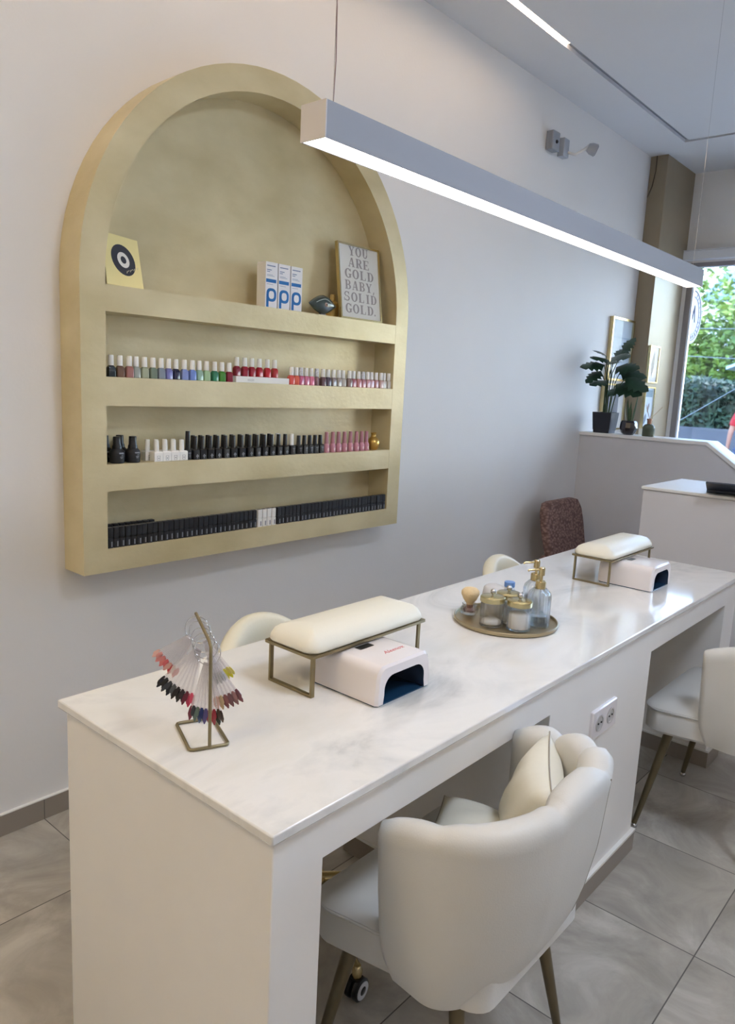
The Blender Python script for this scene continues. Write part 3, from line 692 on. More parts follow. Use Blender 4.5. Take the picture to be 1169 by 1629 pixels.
for i in range(7):
    a = -1.5+i*.17; tube(bm, [on_plane(.014+.007*i, .046+.003*i+(.004 if i % 2 else 0), .003), on_plane(.018+.007*i, .054+.0028*i, .003)], .0009, 5)
obj('handwriting', bm, mat('gilt_ink', (208, 204, 180), .5), cdm)
# three product boxes
bx = thing('product_box', '', 'box')
bm = BM(); box(bm, -.0285, .0285, -.024, .024, 0, .158); obj('carton', bm, mat('carton_white', (232, 230, 228), .5), bx, bevel=.0008)
bm = BM()
cxp, czp, ro, ri = .0, .044, .0235, .0125
prism(bm, [(cxp+ro*math.copysign(abs(math.cos(t_))**.75, math.cos(t_)), czp+ro*math.copysign(abs(math.sin(t_))**.75, math.sin(t_))) for t_ in [2*PI*i/28 for i in range(28)]], lambda a, b: (a, -.0243, b), lambda a, b: (a, -.0247, b))
box(bm, -.0235, -.0125, -.0247, -.0243, .001, .044); obj('logo', bm, BLUEINK, bx)
bm = BM(); prism(bm, [(cxp+ri*math.copysign(abs(math.cos(t_))**.75, math.cos(t_)), czp+ri*1.1*math.copysign(abs(math.sin(t_))**.75, math.sin(t_))) for t_ in [2*PI*i/24 for i in range(24)]], lambda a, b: (a, -.0248, b), lambda a, b: (a, -.0251, b)); obj('logo_counter', bm, mat('carton_white', (232, 230, 228)), bx)
bm = BM(); box(bm, -.026, .022, -.0246, -.0241, .087, .099); obj('blue_bar', bm, BLUEINK, bx)
bm = BM()
for l, z, h in ((.040, .143, .0035), (.022, .129, .003), (.014, .123, .0026), (.028, .113, .0012), (.036, .109, .0012), (.03, .080, .0012)): box(bm, -.023, -.023+l, -.0245, -.0241, z, z+h)
obj('small_print', bm, mat('print_blue', (128, 140, 164), .6), bx)
for i, (x, lb) in enumerate(((1.866, 'leftmost'), (1.928, 'middle'), (1.990, 'rightmost'))):
    place(bx, x, -.095, Z1, 'white carton with a big blue letter p, %s of the three on the top shelf' % lb, 'white and blue cartons', 0, i == 0)
# eye ornament
ey = thing('eye_ornament', 'dark green eye-shaped ornament between the cartons and the framed print', 'ornament', (2.165, -.085, Z1), .0)
bm = BM(); L = []
for j in range(13):
    v = j/12*2-1; x = v*.076; h_ = .036*(1-abs(v)**1.7)+.0012; d_ = .016*(1-v*v)+.001
    L.append([(x, d_*math.cos(2*PI*k/16), .043+h_*math.sin(2*PI*k/16)) for k in range(16)])
rings(bm, L); obj('eye_body', bm, mat('dark_jade', (58, 70, 66), .25, noise=.2, scale=40, coat=.4), ey, smooth=60)
bm = BM(); tube(bm, [(-.045+.09*i/14, -.0155+.005*abs(i/7-1)**2, .048+.016*(1-abs(i/7-1)**1.6)) for i in range(15)], .0016, 6); obj('eyelid_line', bm, mat('pearl_line', (186, 196, 190), .3), ey)
bm = BM(); sphere(bm, (.004, -.014, .043), .0085, 16, sz=1); obj('iris', bm, mat('iris_pearl', (182, 160, 150), .3), ey, smooth='all')
bm = BM(); sphere(bm, (.004, -.0205, .043), .0038, 12); obj('pupil', bm, mat('pupil_brown', (64, 36, 34), .2), ey, smooth='all')
bm = BM(); rbox(bm, .018, .010, .004, [(0, 0), (.002, .004), (.008, .010)]); obj('base', bm, mat('ornament_base', (120, 122, 124), .4), ey, smooth=40)
ms = thing('lotion_bottle', 'mustard yellow bottle half hidden behind the framed print', 'bottle', (2.267, -.040, Z1))
bm = BM(); rbox(bm, .022, .016, .006, [(0, 0), (0, .060), (.006, .068), (.011, .071)]); obj('bottle', bm, mat('mustard', (206, 170, 92), .4), ms, smooth=35)
bm = BM(); lathe(bm, [(.0105, .0708), (.0105, .094), (.0095, .095)], 16); obj('cap', bm, mat('mustard_cap', (196, 166, 100), .4), ms, smooth=35)
# framed slogan
fp = thing('framed_print', 'gold-framed slogan print leaning at the right end of the top shelf', 'picture', (2.382, -.104, Z1))
upv = Vector((.0, .040, .302)).normalized(); mx2 = basis((0, 0, .002), (1, 0, 0), upv); FW, FH = .127, .304
bm = BM()
for a in ((-FW, -FW+.007, 0, FH), (FW-.007, FW, 0, FH), (-FW+.007, FW-.007, 0, .007), (-FW+.007, FW-.007, FH-.007, FH)): box(bm, *a, -.014, .002, mx=mx2)
obj('frame', bm, SHINYG, fp)
bm = BM(); box(bm, -FW+.007, FW-.007, .007, FH-.007, -.012, -.003, mx=mx2); obj('print_sheet', bm, mat('print_sheet', (222, 218, 206), .6), fp)
bm = BM(); box(bm, -FW+.007, FW-.007, .007, FH-.007, -.0012, -.0002, mx=mx2); obj('pane', bm, PANE, fp)
# slab-serif letters made of strokes on a 0..1 grid
def ring_(cx, cy, rx_, ry_, tx, ty, a0=0, a1=2*PI, n=20):
    return [[(cx+(rx_)*math.cos(a), cy+ry_*math.sin(a)) for a in (a0+(a1-a0)*i/n, a0+(a1-a0)*(i+1)/n)] + [(cx+(rx_-tx)*math.cos(a), cy+(ry_-ty)*math.sin(a)) for a in (a0+(a1-a0)*(i+1)/n, a0+(a1-a0)*i/n)] for i in range(n)]
def rc_(x0, y0, x1, y1): return [(x0, y0), (x1, y0), (x1, y1), (x0, y1)]
def ln_(x0, y0, x1, y1, w_): return [(x0, y0), (x0+w_, y0), (x1+w_, y1), (x1, y1)]
GL = {
 'Y': [ln_(.36, .45, .02, 1, .26), ln_(.46, .45, .82, 1, .1), rc_(.36, 0, .62, .5), rc_(.22, 0, .76, .07), rc_(0, .93, .4, 1), rc_(.66, .93, 1, 1)],
 'O': ring_(.5, .5, .5, .52, .26, .09), 'U': [rc_(.1, .3, .36, 1), rc_(.76, .3, .86, 1), rc_(0, .93, .46, 1), rc_(.64, .93, .98, 1)] + ring_(.48, .34, .38, .36, .2, .1, PI, 2*PI),
 'A': [ln_(.06, 0, .44, 1, .09), ln_(.66, 0, .42, 1, .24), rc_(.22, .28, .7, .36), rc_(0, 0, .28, .07), rc_(.56, 0, 1, .07)],
 'R': [rc_(.1, 0, .36, 1), rc_(0, 0, .46, .07), rc_(0, .93, .5, 1), rc_(.36, .44, .5, .52), ln_(.7, 0, .42, .48, .25), rc_(.68, 0, 1, .07)] + ring_(.5, .72, .38, .28, .24, .07, -PI/2, PI/2),
 'E': [rc_(.1, 0, .36, 1), rc_(0, 0, .9, .07), rc_(0, .93, .86, 1), rc_(.36, .46, .64, .54), rc_(.82, 0, .9, .26), rc_(.78, .76, .86, 1), rc_(.6, .38, .66, .62)],
 'G': ring_(.5, .5, .5, .52, .26, .09, .6, 5.5) + [rc_(.66, .05, .9, .42), rc_(.54, .38, 1, .45), rc_(.84, .68, .9, 1)],
 'L': [rc_(.1, 0, .36, 1), rc_(0, 0, .86, .07), rc_(0, .93, .48, 1), rc_(.78, 0, .86, .3)],
 'D': [rc_(.1, 0, .36, 1), rc_(0, 0, .5, .07), rc_(0, .93, .5, 1)] + ring_(.46, .5, .5, .5, .26, .08, -PI/2, PI/2),
 'B': [rc_(.1, 0, .36, 1), rc_(0, 0, .5, .07), rc_(0, .93, .5, 1), rc_(.3, .47, .5, .55)] + ring_(.5, .74, .36, .26, .22, .07, -PI/2, PI/2) + ring_(.5, .27, .42, .27, .24, .07, -PI/2, PI/2),
 'S': ring_(.48, .74, .38, .28, .16, .1, .3, PI*1.45) + ring_(.48, .27, .42, .29, .18, .1, -PI*.85, PI*.5) + [rc_(.76, .68, .84, 1), rc_(.04, 0, .12, .34)],
 'I': [rc_(.22, 0, .48, 1), rc_(.1, 0, .6, .07), rc_(.1, .93, .6, 1)],
 ',': [ln_(.0, -.18, .1, .12, .14)], '.': [rc_(0, 0, .18, .16)]}
WD = {'I': .7, ',': .3, '.': .3, 'O': 1.05, 'A': 1.02}
bm = BM()
lines = [('YOU', .258, .118), ('ARE', .212, .130), ('GOLD', .166, .178), ('BABY,', .120, .182), ('SOLID', .073, .204), ('GOLD.', .026, .190)]
for s_, y0, wd in lines:
    tot = sum(WD.get(q, 1)+.14 for q in s_)-.14; k = wd/tot; x = -wd/2; hh = .037
    for q in s_:
        for poly in GL[q]:
            P = [(x+a*k, y0+b*hh) for a, b in poly]
            A = [bm.verts.new(mx2 @ Vector((a, b, -.0022))) for a, b in P]; bm.faces.new(A)
            B = [bm.verts.new(mx2 @ Vector((a, b, -.0028))) for a, b in P]; bm.faces.new(B[::-1])
        x += (WD.get(q, 1)+.14)*k
obj('slogan_lettering', bm, INKG, fp)

# ------------------------------------------------------------------ on the desk
def hand_rest(lab, x, y):
    t = thing('hand_rest', lab, 'hand rest', (x, y, T), 0, 'padded hand rests on the desk'); Lh, Wd, h = .405, .156, .092
    for xx in (.008, Lh-.022):
        bm = BM(); b_ = .011
        # flat-bar U leg: two uprights and a bottom bar
        box(bm, xx, xx+b_, .008, .014, .004, h); box(bm, xx, xx+b_, Wd-.014, Wd-.008, .004, h); box(bm, xx, xx+b_, .008, Wd-.008, 0, .006)
        obj('leg', bm, BRASS, t, bevel=.0012)
    bm = BM(); rbox(bm, Lh/2, Wd/2, .006, [(0, h), (0, h+.006)], (Lh/2, Wd/2, 0)); obj('base_plate', bm, BRASS, t, smooth=40)
    bm = BM(); rbox(bm, Lh/2-.001, Wd/2-.001, .03, [(.004, h+.0062), (-.001, h+.012), (.001, h+.022), (.009, h+.034), (.022, h+.043), (.042, h+.049), (.065, h+.051)], (Lh/2, Wd/2, 0), n=6); obj('cushion', bm, mat('cushion_leather', (236, 232, 216), .36, bump=.05, bscale=300), t, smooth=70)
hand_rest('long padded hand rest on brass legs near the swatch stand', 1.083, -1.170)
hand_rest('long padded hand rest on brass legs at the far end of the desk', 2.545, -1.205)
def uv_lamp(lab, x, y, logo):
    t = thing('nail_curing_lamp', lab, 'nail lamp', (x, y, T), 0, 'white nail curing lamps'); W2, D2, h = .095, .10, .088
    bm = BM()
    def sec(ins, z): return (ins, z)
    # shell with an arched tunnel: built from a profile swept front to back
    n = 10; outer = []
    A = [(W2-.0, .003)]; 
    out = [(-W2+.001, .003), (-W2, .02)] + [(-W2+.004+.022*(1-math.cos(PI/2*i/6)), .060+.028*math.sin(PI/2*i/6)) for i in range(7)] + [(W2-.004-.022*(1-math.cos(PI/2*i/6)), .060+.028*math.sin(PI/2*i/6)) for i in range(6, -1, -1)] + [(W2, .02), (W2-.001, .003)]
    inn = [(-.073, .003), (-.070, .022)] + [(-.070+.03*(1-math.cos(PI/2*i/6)), .034+.030*math.sin(PI/2*i/6)) for i in range(7)] + [(.070-.03*(1-math.cos(PI/2*i/6)), .034+.030*math.sin(PI/2*i/6)) for i in range(6, -1, -1)] + [(.070, .022), (.073, .003)]
    def yy(k): return k
    m = len(out); ys = [(-D2, .94), (-D2+.006, 1), (D2-.015, 1), (D2, .93)]
    RO_ = [[bm.verts.new((a*s_, y_, .003+(b-.003)*s_)) for a, b in out] for y_, s_ in ys]
    RI_ = [[bm.verts.new((a, y_, b)) for a, b in inn] for y_ in (-D2, D2-.03)]
    for a, b in zip(RO_, RO_[1:]):
        for i in range(m-1): bm.faces.new((a[i], a[i+1], b[i+1], b[i]))
    for i in range(m-1): bm.faces.new((RI_[0][i], RI_[1][i], RI_[1][i+1], RI_[0][i+1])).material_index = 1
    bm.faces.new(RI_[1]).material_index = 1; bm.faces.new(RO_[-1])
    for i in range(m-1): bm.faces.new((RO_[0][i], RI_[0][i], RI_[0][i+1], RO_[0][i+1]))
    hs = obj('housing', bm, [WHITEP, mat('mirror_lining', (96, 112, 136), .16, metal=.7)], t, smooth=35)
    bm = BM(); rbox(bm, W2-.003, D2-.003, .01, [(0, 0), (0, .003)]); obj('bottom_tray', bm, mat('navy_tray', (38, 74, 104), .25, metal=.3), t, smooth=40)
    bm = BM()
    for a in (-.045, -.015, .015, .045):
        for b in (-.06, -.02, .03): lathe(bm, [(.006, .0632), (.004, .0612)], 8, (a, b, 0))
    obj('led_bead', bm, CHROME, t)
    bm = BM(); rbox(bm, .024, .010, .003, [(0, .0881), (0, .0884)], (-.012, .012, 0)); obj('display', bm, BLACKP, t)
    bm = BM()
    for dx in (-.028, -.016, -.004, .008): rbox(bm, .0045, .003, .001, [(0, .0881), (0, .0884)], (dx-.004, .035, 0))
    obj('button', bm, mat('button_grey', (170, 172, 178), .4), t)
    if logo: lettering('Aleenox', .020, basis((.022, -.045, .0881), (1, 0, 0), (0, 1, 0)), REDINK, t, 'brand_lettering', ext=.0002, shear=.4)
    return t
uv_lamp('white nail curing lamp with red script, in front of the near hand rest', 1.252, -1.192, True)
uv_lamp('white nail curing lamp in front of the far hand rest', 2.697, -1.232, False)

# tray with its jars and bottles
TR = (1.905, -1.160)
tr = thing('round_tray', 'round brass tray holding jars and bottles in the middle of the desk', 'tray', (*TR, T))
bm = BM(); lathe(bm, [(.146, 0), (.152, .003), (.154, .012), (.1515, .0135), (.1495, .012), (.1485, .005), (.02, .0045)], 64); obj('plate', bm, mat('tray_brass', (172, 158, 128), .38, metal=.7, noise=.05), tr, smooth=40)
tz = T+.0052
def jar(lab, x, y, fill):
    t = thing('lidded_jar', lab, 'jar', (x, y, tz), 0, 'glass jars with brass lids'); r = .034
    bm = BM(); lathe(bm, [(r-.004, 0), (r, .003), (r, .066), (r-.0025, .072), (r-.0055, .071), (r-.0035, .064), (r-.0035, .008), (r-.007, .006)], 36); obj('glass_body', bm, JARGLASS, t, smooth=40)
    if fill: 
        bm = BM(); lathe(bm, [(.0285, .0075), (.029, .012), (.0285, .02), (.0292, .028), (.0285, .036), (.029, .044), (.0275, .05), (.02, .053)], 28); obj('cotton_pads', bm, mat('cotton', (240, 238, 236), .9, bump=.3), t, smooth=60)
    else:
        bm = BM(); lathe(bm, [(.026, .0075), (.0285, .011), (.028, .016), (.022, .02)], 28); obj('cotton_pads', bm, mat('cotton', (240, 238, 236), .9), t, smooth=60)
    bm = BM(); lathe(bm, [(r+.001, .0722), (r+.002, .073), (r+.002, .086), (r-.001, .0885), (.012, .090)], 36); ld = obj('lid', bm, mat('jar_brass', (196, 184, 140), .24, metal=.85), t, smooth=40)
    bm = BM(); lathe(bm, [(.004, .09), (.004, .094)], 10); sphere(bm, (0, 0, .1015), .0085, 16); obj('knob', bm, CHROME, ld, smooth=60)
jar('glass jar with brass lid and little inside, left front of the tray', 1.826, -1.158, 0)
jar('glass jar with brass lid packed with white cotton, right front of the tray', 1.852, -1.232, 1)
jar('glass jar with brass lid hidden behind the two front ones', 1.898, -1.168, 1)
def pump(lab, x, y, rz, h):
    t = thing('pump_bottle', lab, 'soap dispenser', (x, y, tz), rz, 'ribbed glass pump bottles'); r = .0335
    bm = BM(); lathe(bm, [(r-.003, 0), (r, .003), (r, h*.78), (r*.9, h*.88), (r*.62, h*.97), (.0135, h), (.0115, h-.001), (r*.6-.002, h*.945), (r*.84, h*.85), (r-.003, h*.76), (r-.003, .006), (r-.006, .005)], 48, flute=(16, .035, .002, h*.9)); obj('glass_body', bm, JARGLASS, t, smooth=60)
    bm = BM(); lathe(bm, [(.0285, .0065), (.0295, .01), (.0295, h*.30), (.027, h*.302)], 28); obj('liquid', bm, mat('clear_liquid', (226, 236, 240), .05, trans=.95, ior=1.33), t, smooth=60)
    bm = BM(); lathe(bm, [(.0155, h-.003), (.0155, h+.017), (.013, h+.019), (.0045, h+.0192), (.0045, h+.036), (.0095, h+.0362), (.0095, h+.058), (.008, h+.060)], 20); pm = obj('pump', bm, SHINYG, t, smooth=35)
    bm = BM(); tube(bm, [(-.006, 0, h+.053), (-.040, 0, h+.053), (-.045, 0, h+.050)], .0032, 8); obj('spout', bm, SHINYG, pm, smooth=60)
    bm = BM(); tube(bm, [(0, 0, h-.002), (.002, 0, .012)], .0018, 6); obj('dip_tube', bm, PLASTIC_CLEAR, t)
pump('ribbed glass pump bottle with gold pump at the right front of the tray', 1.928, -1.252, math.radians(-32), .117)
pump('ribbed glass pump bottle with taller standing pump behind the front one', 1.985, -1.205, math.radians(-32), .121)
t = thing('brush_jar', 'small clear faceted jar at the left edge of the tray', 'jar', (1.872, -1.052, tz)); bm = BM(); lathe(bm, [(.020, 0), (.026, .006), (.028, .018), (.022, .026), (.024, .032), (.021, .033), (.018, .026), (.024, .018), (.022, .008), (.01, .005)], 10); obj('glass_body', bm, JARGLASS, t)
bm = BM(); lathe(bm, [(.014, .008), (.018, .014), (.012, .02)], 8); obj('crystals', bm, mat('rose_crystal', (190, 150, 140), .2, trans=.4), t)
t = thing('powder_brush', 'fat cream powder brush resting head up in the small jar', 'brush', (1.872, -1.052, tz+.028))
bm = BM(); lathe(bm, [(.009, 0), (.011, .006), (.020, .018), (.0275, .034), (.027, .044), (.019, .052), (.006, .055)], 24); obj('bristles', bm, mat('bristle_cream', (226, 202, 158), .8, noise=.06, scale=60, bump=.5, bscale=300), t, smooth=60)
bm = BM(); lathe(bm, [(.008, -.02), (.010, .004)], 14); obj('ferrule', bm, mat('ferrule_rose', (150, 104, 88), .3, metal=.5), t)
bm = BM(); lathe(bm, [(.030, 0), (.034, .01), (.035, .05), (.030, .078), (.022, .084), (.006, .082)], 18)
for v in bm.verts: v.co += Vector((math.sin(v.co.z*90+v.co.x*60)*.002, math.cos(v.co.y*80)*.002, 0))
o = obj('cotton_bag', bm, mat('frosted_bag', (232, 230, 230), .5, trans=.25), smooth=70); o.location = (1.948, -1.085, tz); tag(o, 'frosted white bag of cotton standing behind the left jar on the tray', 'bag')
t = thing('remover_bottle', 'small white bottle with a light blue cap behind the jars', 'bottle', (1.992, -1.115, tz)); bm = BM(); lathe(bm, [(.021, 0), (.022, .003), (.022, .06), (.017, .074), (.013, .078)], 24); obj('bottle', bm, mat('bottle_frost', (226, 228, 232), .35), t, smooth=40)
bm = BM(); lathe(bm, [(.0165, .0782), (.0165, .092), (.0155, .0935)], 20); obj('cap', bm, mat('cap_blue', (112, 150, 208), .4), t, smooth=40)
bm = BM(); lathe(bm, [(.012, 0), (.034, .001), (.036, .006), (.034, .011), (.012, .012)], 32)
mx = Matrix.Translation((2.028, -1.158, tz+.036)) @ RZ(.9) @ RY(math.radians(72))
for v in bm.verts: v.co = mx @ (v.co-Vector((0, 0, .006)))
tag(obj('jar_lid', bm, mat('dark_brass', (110, 104, 92), .3, metal=.8), smooth=40), 'dark round metal lid standing on edge at the back of the tray', 'lid')

# swatch stand and swatch fans
P0, P1 = Vector((.764, -1.18, T)), Vector((.831, -1.208, T)); dv = (P1-P0).normalized(); bd = Vector((-dv.y, dv.x, 0)); B0, B1 = P0+bd*.118, P1+bd*.118
mid = (P0+P1)/2; z0 = T+.0035
ss = thing('swatch_stand', 'gold wire stand hung with fans of nail colour swatches', 'display stand', tuple(mid))
def lo(v): return Vector(v)-mid
bm = BM(); Q = [P0, P1, B1, B0]; pts = []
for i in range(4):
    a, b, c_ = Q[i-1], Q[i], Q[(i+1) % 4]
    pts += [b+(a-b).normalized()*.007, b+((a-b).normalized()+(c_-b).normalized())*.002, b+(c_-b).normalized()*.007]
tube(bm, [lo(p)+Vector((0, 0, .0034)) for p in pts], .0032, 8, closed=True); obj('base_loop', bm, BRASS, ss, smooth=60)
bm = BM(); top = mid+Vector((0, 0, .198))
pegd = bd*.115+Vector((0, 0, .028))
tube(bm, [lo(mid+Vector((0, 0, .004))), lo(top-Vector((0, 0, .012))), lo(top), lo(top+pegd*.1+Vector((0, 0, .004))), lo(top+pegd)], .0032, 8); obj('post', bm, BRASS, ss, smooth=60)
tipsets = [
 [(232, 190, 182), (226, 160, 156), (222, 140, 140), (230, 132, 130), (224, 110, 116), (236, 180, 170), (218, 90, 96), (240, 214, 206), (226, 120, 120)],
 [(34, 36, 46), (26, 28, 38), (60, 66, 76), (34, 38, 48), (84, 88, 92), (40, 36, 42), (28, 26, 34), (46, 34, 42), (110, 40, 60), (190, 60, 90), (216, 80, 110)],
 [(118, 50, 66), (54, 58, 66), (92, 112, 104), (40, 60, 100), (34, 52, 110), (84, 74, 130), (160, 60, 84), (236, 90, 80), (150, 44, 60), (60, 66, 60), (88, 72, 66)],
 [(236, 140, 90), (240, 170, 120), (228, 204, 160), (134, 80, 84), (150, 96, 98), (124, 86, 92), (140, 104, 108), (160, 118, 120), (118, 70, 80)],
 [(60, 96, 88), (40, 60, 62), (120, 150, 130), (44, 74, 72), (70, 110, 90), (232, 226, 90), (238, 230, 60), (226, 214, 120)]]
specs = [  # peg parameter, ring radius, angle start, angle end (0 = straight down, negative = left in view), length, label, set
 (.86, .026, -58, -24, .090, 'fan of clear swatches with pink and coral tips at the back of the stand', 0),
 (.52, .024, -44, -8, .116, 'fan of clear swatches with black and dark tips hanging to the left', 1),
 (.22, .026, -16, 14, .116, 'fan of clear swatches with mixed dark, blue and red tips at the front', 2),
 (.36, .025, 10, 40, .100, 'fan of clear swatches with orange and mauve tips hanging to the right', 3),
 (.72, .022, 18, 44, .084, 'fan of clear swatches with green and yellow tips at the back right', 4)]
fr_ = Vector((.80, -.60, 0))*0+Vector((math.sin(YAW-.2), -math.cos(YAW-.2), 0)).normalized()
for pk_, rr, a0, a1, ln, lb, si in specs:
    cpt = top+pegd*pk_+Vector((0, 0, -rr+.002)); f = thing('swatch_fan', lb, 'nail swatches', tuple(cpt), 0, 'nail swatch fans on the stand')
    bm = BM(); tube(bm, circ((0, 0, 0), rr, fr_, (0, 0, 1), 36), .0009, 6, closed=True); obj('ring', bm, CHROME, f, smooth=60)
    nrm = fr_.cross(Vector((0, 0, 1))); cols = tipsets[si]; N_ = len(cols)*2
    for i in range(N_):
        a = math.radians(a0+(a1-a0)*(i+.5)/N_); d = fr_*math.sin(a)-Vector((0, 0, 1))*math.cos(a)
        off = nrm*(.0016*(i % 3)-.002); st_ = d*rr*.86; l2 = ln*(1+.05*math.sin(i*2.1)); wv = d.cross(nrm).normalized()
        bm = BM(); w1, w2 = .0021, .0033
        q = [st_-wv*w1*.6+off, st_+wv*w1*.6+off, st_+d*l2*.80+wv*w1+off, st_+d*l2*.80-wv*w1+off]
        A = [bm.verts.new(v-nrm*.0004) for v in q]; B = [bm.verts.new(v+nrm*.0004) for v in q]
        bm.faces.new(A); bm.faces.new(B[::-1])
        for k in range(4): bm.faces.new((A[k], B[k], B[(k+1) % 4], A[(k+1) % 4]))
        sk = obj('swatch_stick', bm, mat('swatch_clear', (250, 248, 250), .25, trans=.8, ior=1.1), f)
        bm = BM(); q = [(.80, w1), (.86, w2), (.95, w2), (1.0, w2*.25)]
        out = [st_+d*l2*t_+wv*w_+off for t_, w_ in q]+[st_+d*l2*t_-wv*w_+off for t_, w_ in q[::-1]]
        A = [bm.verts.new(v-nrm*.0006) for v in out]; B = [bm.verts.new(v+nrm*.0006) for v in out]
        bm.faces.new(A); bm.faces.new(B[::-1])
        for k in range(len(A)): bm.faces.new((A[k], B[k], B[(k+1) % len(A)], A[(k+1) % len(A)]))
        c_ = cols[i//2]; obj('nail_tip', bm, mat('tip_%d_%d_%d' % c_, c_, .15, coat=.5), sk)

# ------------------------------------------------------------------ half-wall ledge: plants, diffuser; pictures
LZ2 = 1.2142
def leaf(bm, c, d, nrm, L_, W_, notch=0, curl=.2, n=8, mi=0):
    d = Vector(d).normalized(); nrm = Vector(nrm); nrm = (nrm-d*nrm.dot(d)).normalized(); s_ = d.cross(nrm); c = Vector(c); mids = []; lf = []; rg = []
    for i in range(n+1):
        t_ = i/n; w_ = W_*math.sin(PI*min(1, t_**.7*.98+.02))**.8*(1 if not (notch and i % 2 and i < n-1) else .62)
        p = c+d*L_*t_-nrm*curl*L_*t_*t_
        mids.append(bm.verts.new(p)); lf.append(bm.verts.new(p+s_*w_-nrm*w_*.25)); rg.append(bm.verts.new(p-s_*w_-nrm*w_*.25))
    for i in range(n):
        bm.faces.new((mids[i], mids[i+1], lf[i+1], lf[i])).material_index = mi; bm.faces.new((mids[i+1], mids[i], rg[i], rg[i+1])).material_index = mi
pt = thing('potted_monstera', 'leafy split-leaf plant in a square black pot on the half wall', 'plant', (4.80, -.140, LZ2))
bm = BM(); rbox(bm, .066, .066, .008, [(.014, 0), (.012, .02), (.010, .021), (0, .128), (.0, .135), (.004, .135), (.006, .118)], cap1=False); box(bm, -.058, .058, -.058, .058, .112, .118)
obj('pot', bm, mat('pot_black', (30, 34, 44), .45), pt, smooth=35)
bm = BM(); rbox(bm, .056, .056, .006, [(0, .118), (.01, .122)]); obj('soil', bm, SOIL, pt)
rnd = random.Random(7)
stems = [((-.01, -.02), (-.02, -.05, .43), (-.2, -.5, .1), .15), ((.01, .0), (-.10, .00, .44), (-.75, .60, .10), .14), ((-.02, .01), (-.05, -.01, .47), (-.6, .2, .2), .14), ((.02, -.01), (.02, -.06, .40), (.1, -.9, .05), .15),
 ((0, -.02), (.0, -.05, .32), (-.2, -.9, -.1), .17), ((-.01, .01), (-.05, .0, .34), (-.6, .2, 0), .12), ((.02, .02), (.04, -.01, .50), (.4, -.3, .5), .11), ((.0, -.03), (-.02, -.12, .36), (-.1, -.8, -.2), .15), ((.01, .01), (.03, -.06, .54), (.2, -.4, .8), .10), ((-.01, 0), (-.04, .02, .50), (-.6, .1, .3), .12), ((-.01, 0), (-.02, -.01, .49), (-.3, -.5, .15), .14), ((-.01, 0), (.0, .0, .28), (-.3, -.6, .1), .12), ((0, 0), (-.08, .03, .40), (-.7, .25, -.3), .12), ((.01, .0), (-.02, -.02, .46), (-.5, -.2, .1), .15)]
for (a, b), tp, d, L_ in stems:
    tp = Vector(tp); bm = BM(); tube(bm, [(a, b, .115), (a+tp.x*.3, b+tp.y*.3, .12+tp.z*.5), tuple(tp)], .0042, 6, r1=.0026); obj('stem', bm, STEM, pt, smooth=60)
    bm = BM(); leaf(bm, tp, d, (-.75, -.1, 1), L_*1.1, L_*.52, 1, .3, 10); obj('leaf', bm, LEAF, pt, smooth=60)
sp = thing('potted_succulent', 'spiky snake plant in a round black pot beside the larger plant', 'plant', (4.80, -.305, LZ2))
bm = BM(); lathe(bm, [(.03, 0), (.044, .012), (.058, .045), (.054, .078), (.046, .09), (.042, .088), (.048, .07), (.02, .068)], 12); obj('pot', bm, mat('pot_gloss_black', (34, 30, 36), .15, coat=.6), sp)
for i in range(9):
    a = i*2.4; r_ = .006+.0022*i; bm = BM(); leaf(bm, (r_*math.cos(a), r_*math.sin(a), .07), (.16*math.cos(a), .22*math.sin(a), 1), (math.cos(a), math.sin(a), 0), .10+.012*((i*5) % 9), .008, 0, .05, 6); obj('leaf', bm, LEAF2, sp, smooth=60)
rd_ = thing('reed_diffuser', 'olive reed diffuser with copper neck standing last on the half wall', 'diffuser', (4.80, -.435, LZ2))
bm = BM(); lathe(bm, [(.036, 0), (.038, .002), (.038, .046), (.0385, .048), (.036, .062), (.026, .074), (.012, .080)], 28); obj('jar', bm, OLIVE, rd_, smooth=40)
bm = BM(); lathe(bm, [(.0135, .08), (.0135, .100), (.0165, .102), (.0165, .112), (.008, .112)], 20); obj('neck', bm, COPPER, rd_, smooth=40)
for i, (a, b) in enumerate(((-.03, .02), (.01, -.07), (.02, .035), (-.02, -.02))):
    bm = BM(); tube(bm, [(0, 0, .108), (a, b, .20-.01*i)], .0014, 5); obj('reed', bm, REED, rd_)
def picture(lab, o_, xdir, ydir, w_, h_, fw_, mt, th, art, frm=SHINYG):
    t = thing('framed_picture', lab, 'picture', tuple(o_)); mx = basis((0, 0, 0), xdir, ydir)
    bm = BM()
    for a in ((0, fw_, 0, h_), (w_-fw_, w_, 0, h_), (fw_, w_-fw_, 0, fw_), (fw_, w_-fw_, h_-fw_, h_)): box(bm, *a, .0006, th, mx=mx)
    obj('frame', bm, frm, t)
    bm = BM(); box(bm, fw_, w_-fw_, fw_, h_-fw_, .0006, th*.5, mx=mx); obj('print_sheet', bm, mt, t)
    for nm, P, m in art:
        bm = BM(); prism(bm, [(a*w_, b*h_) for a, b in P], lambda a, b: mx @ Vector((a, b, th*.5+.0004)), lambda a, b: mx @ Vector((a, b, th*.5+.0010))); obj(nm, bm, m, t)
    bm = BM(); box(bm, fw_, w_-fw_, fw_, h_-fw_, th*.8, th*.86, mx=mx); obj('pane', bm, PANE, t)
FEA = mat('feather_ink', (120, 112, 108), .7); SKYP = mat('sky_print', (196, 212, 224), .6); DKP = mat('dark_print', (96, 98, 106), .6)
XD, YD = (1, 0, 0), (0, 0, 1)
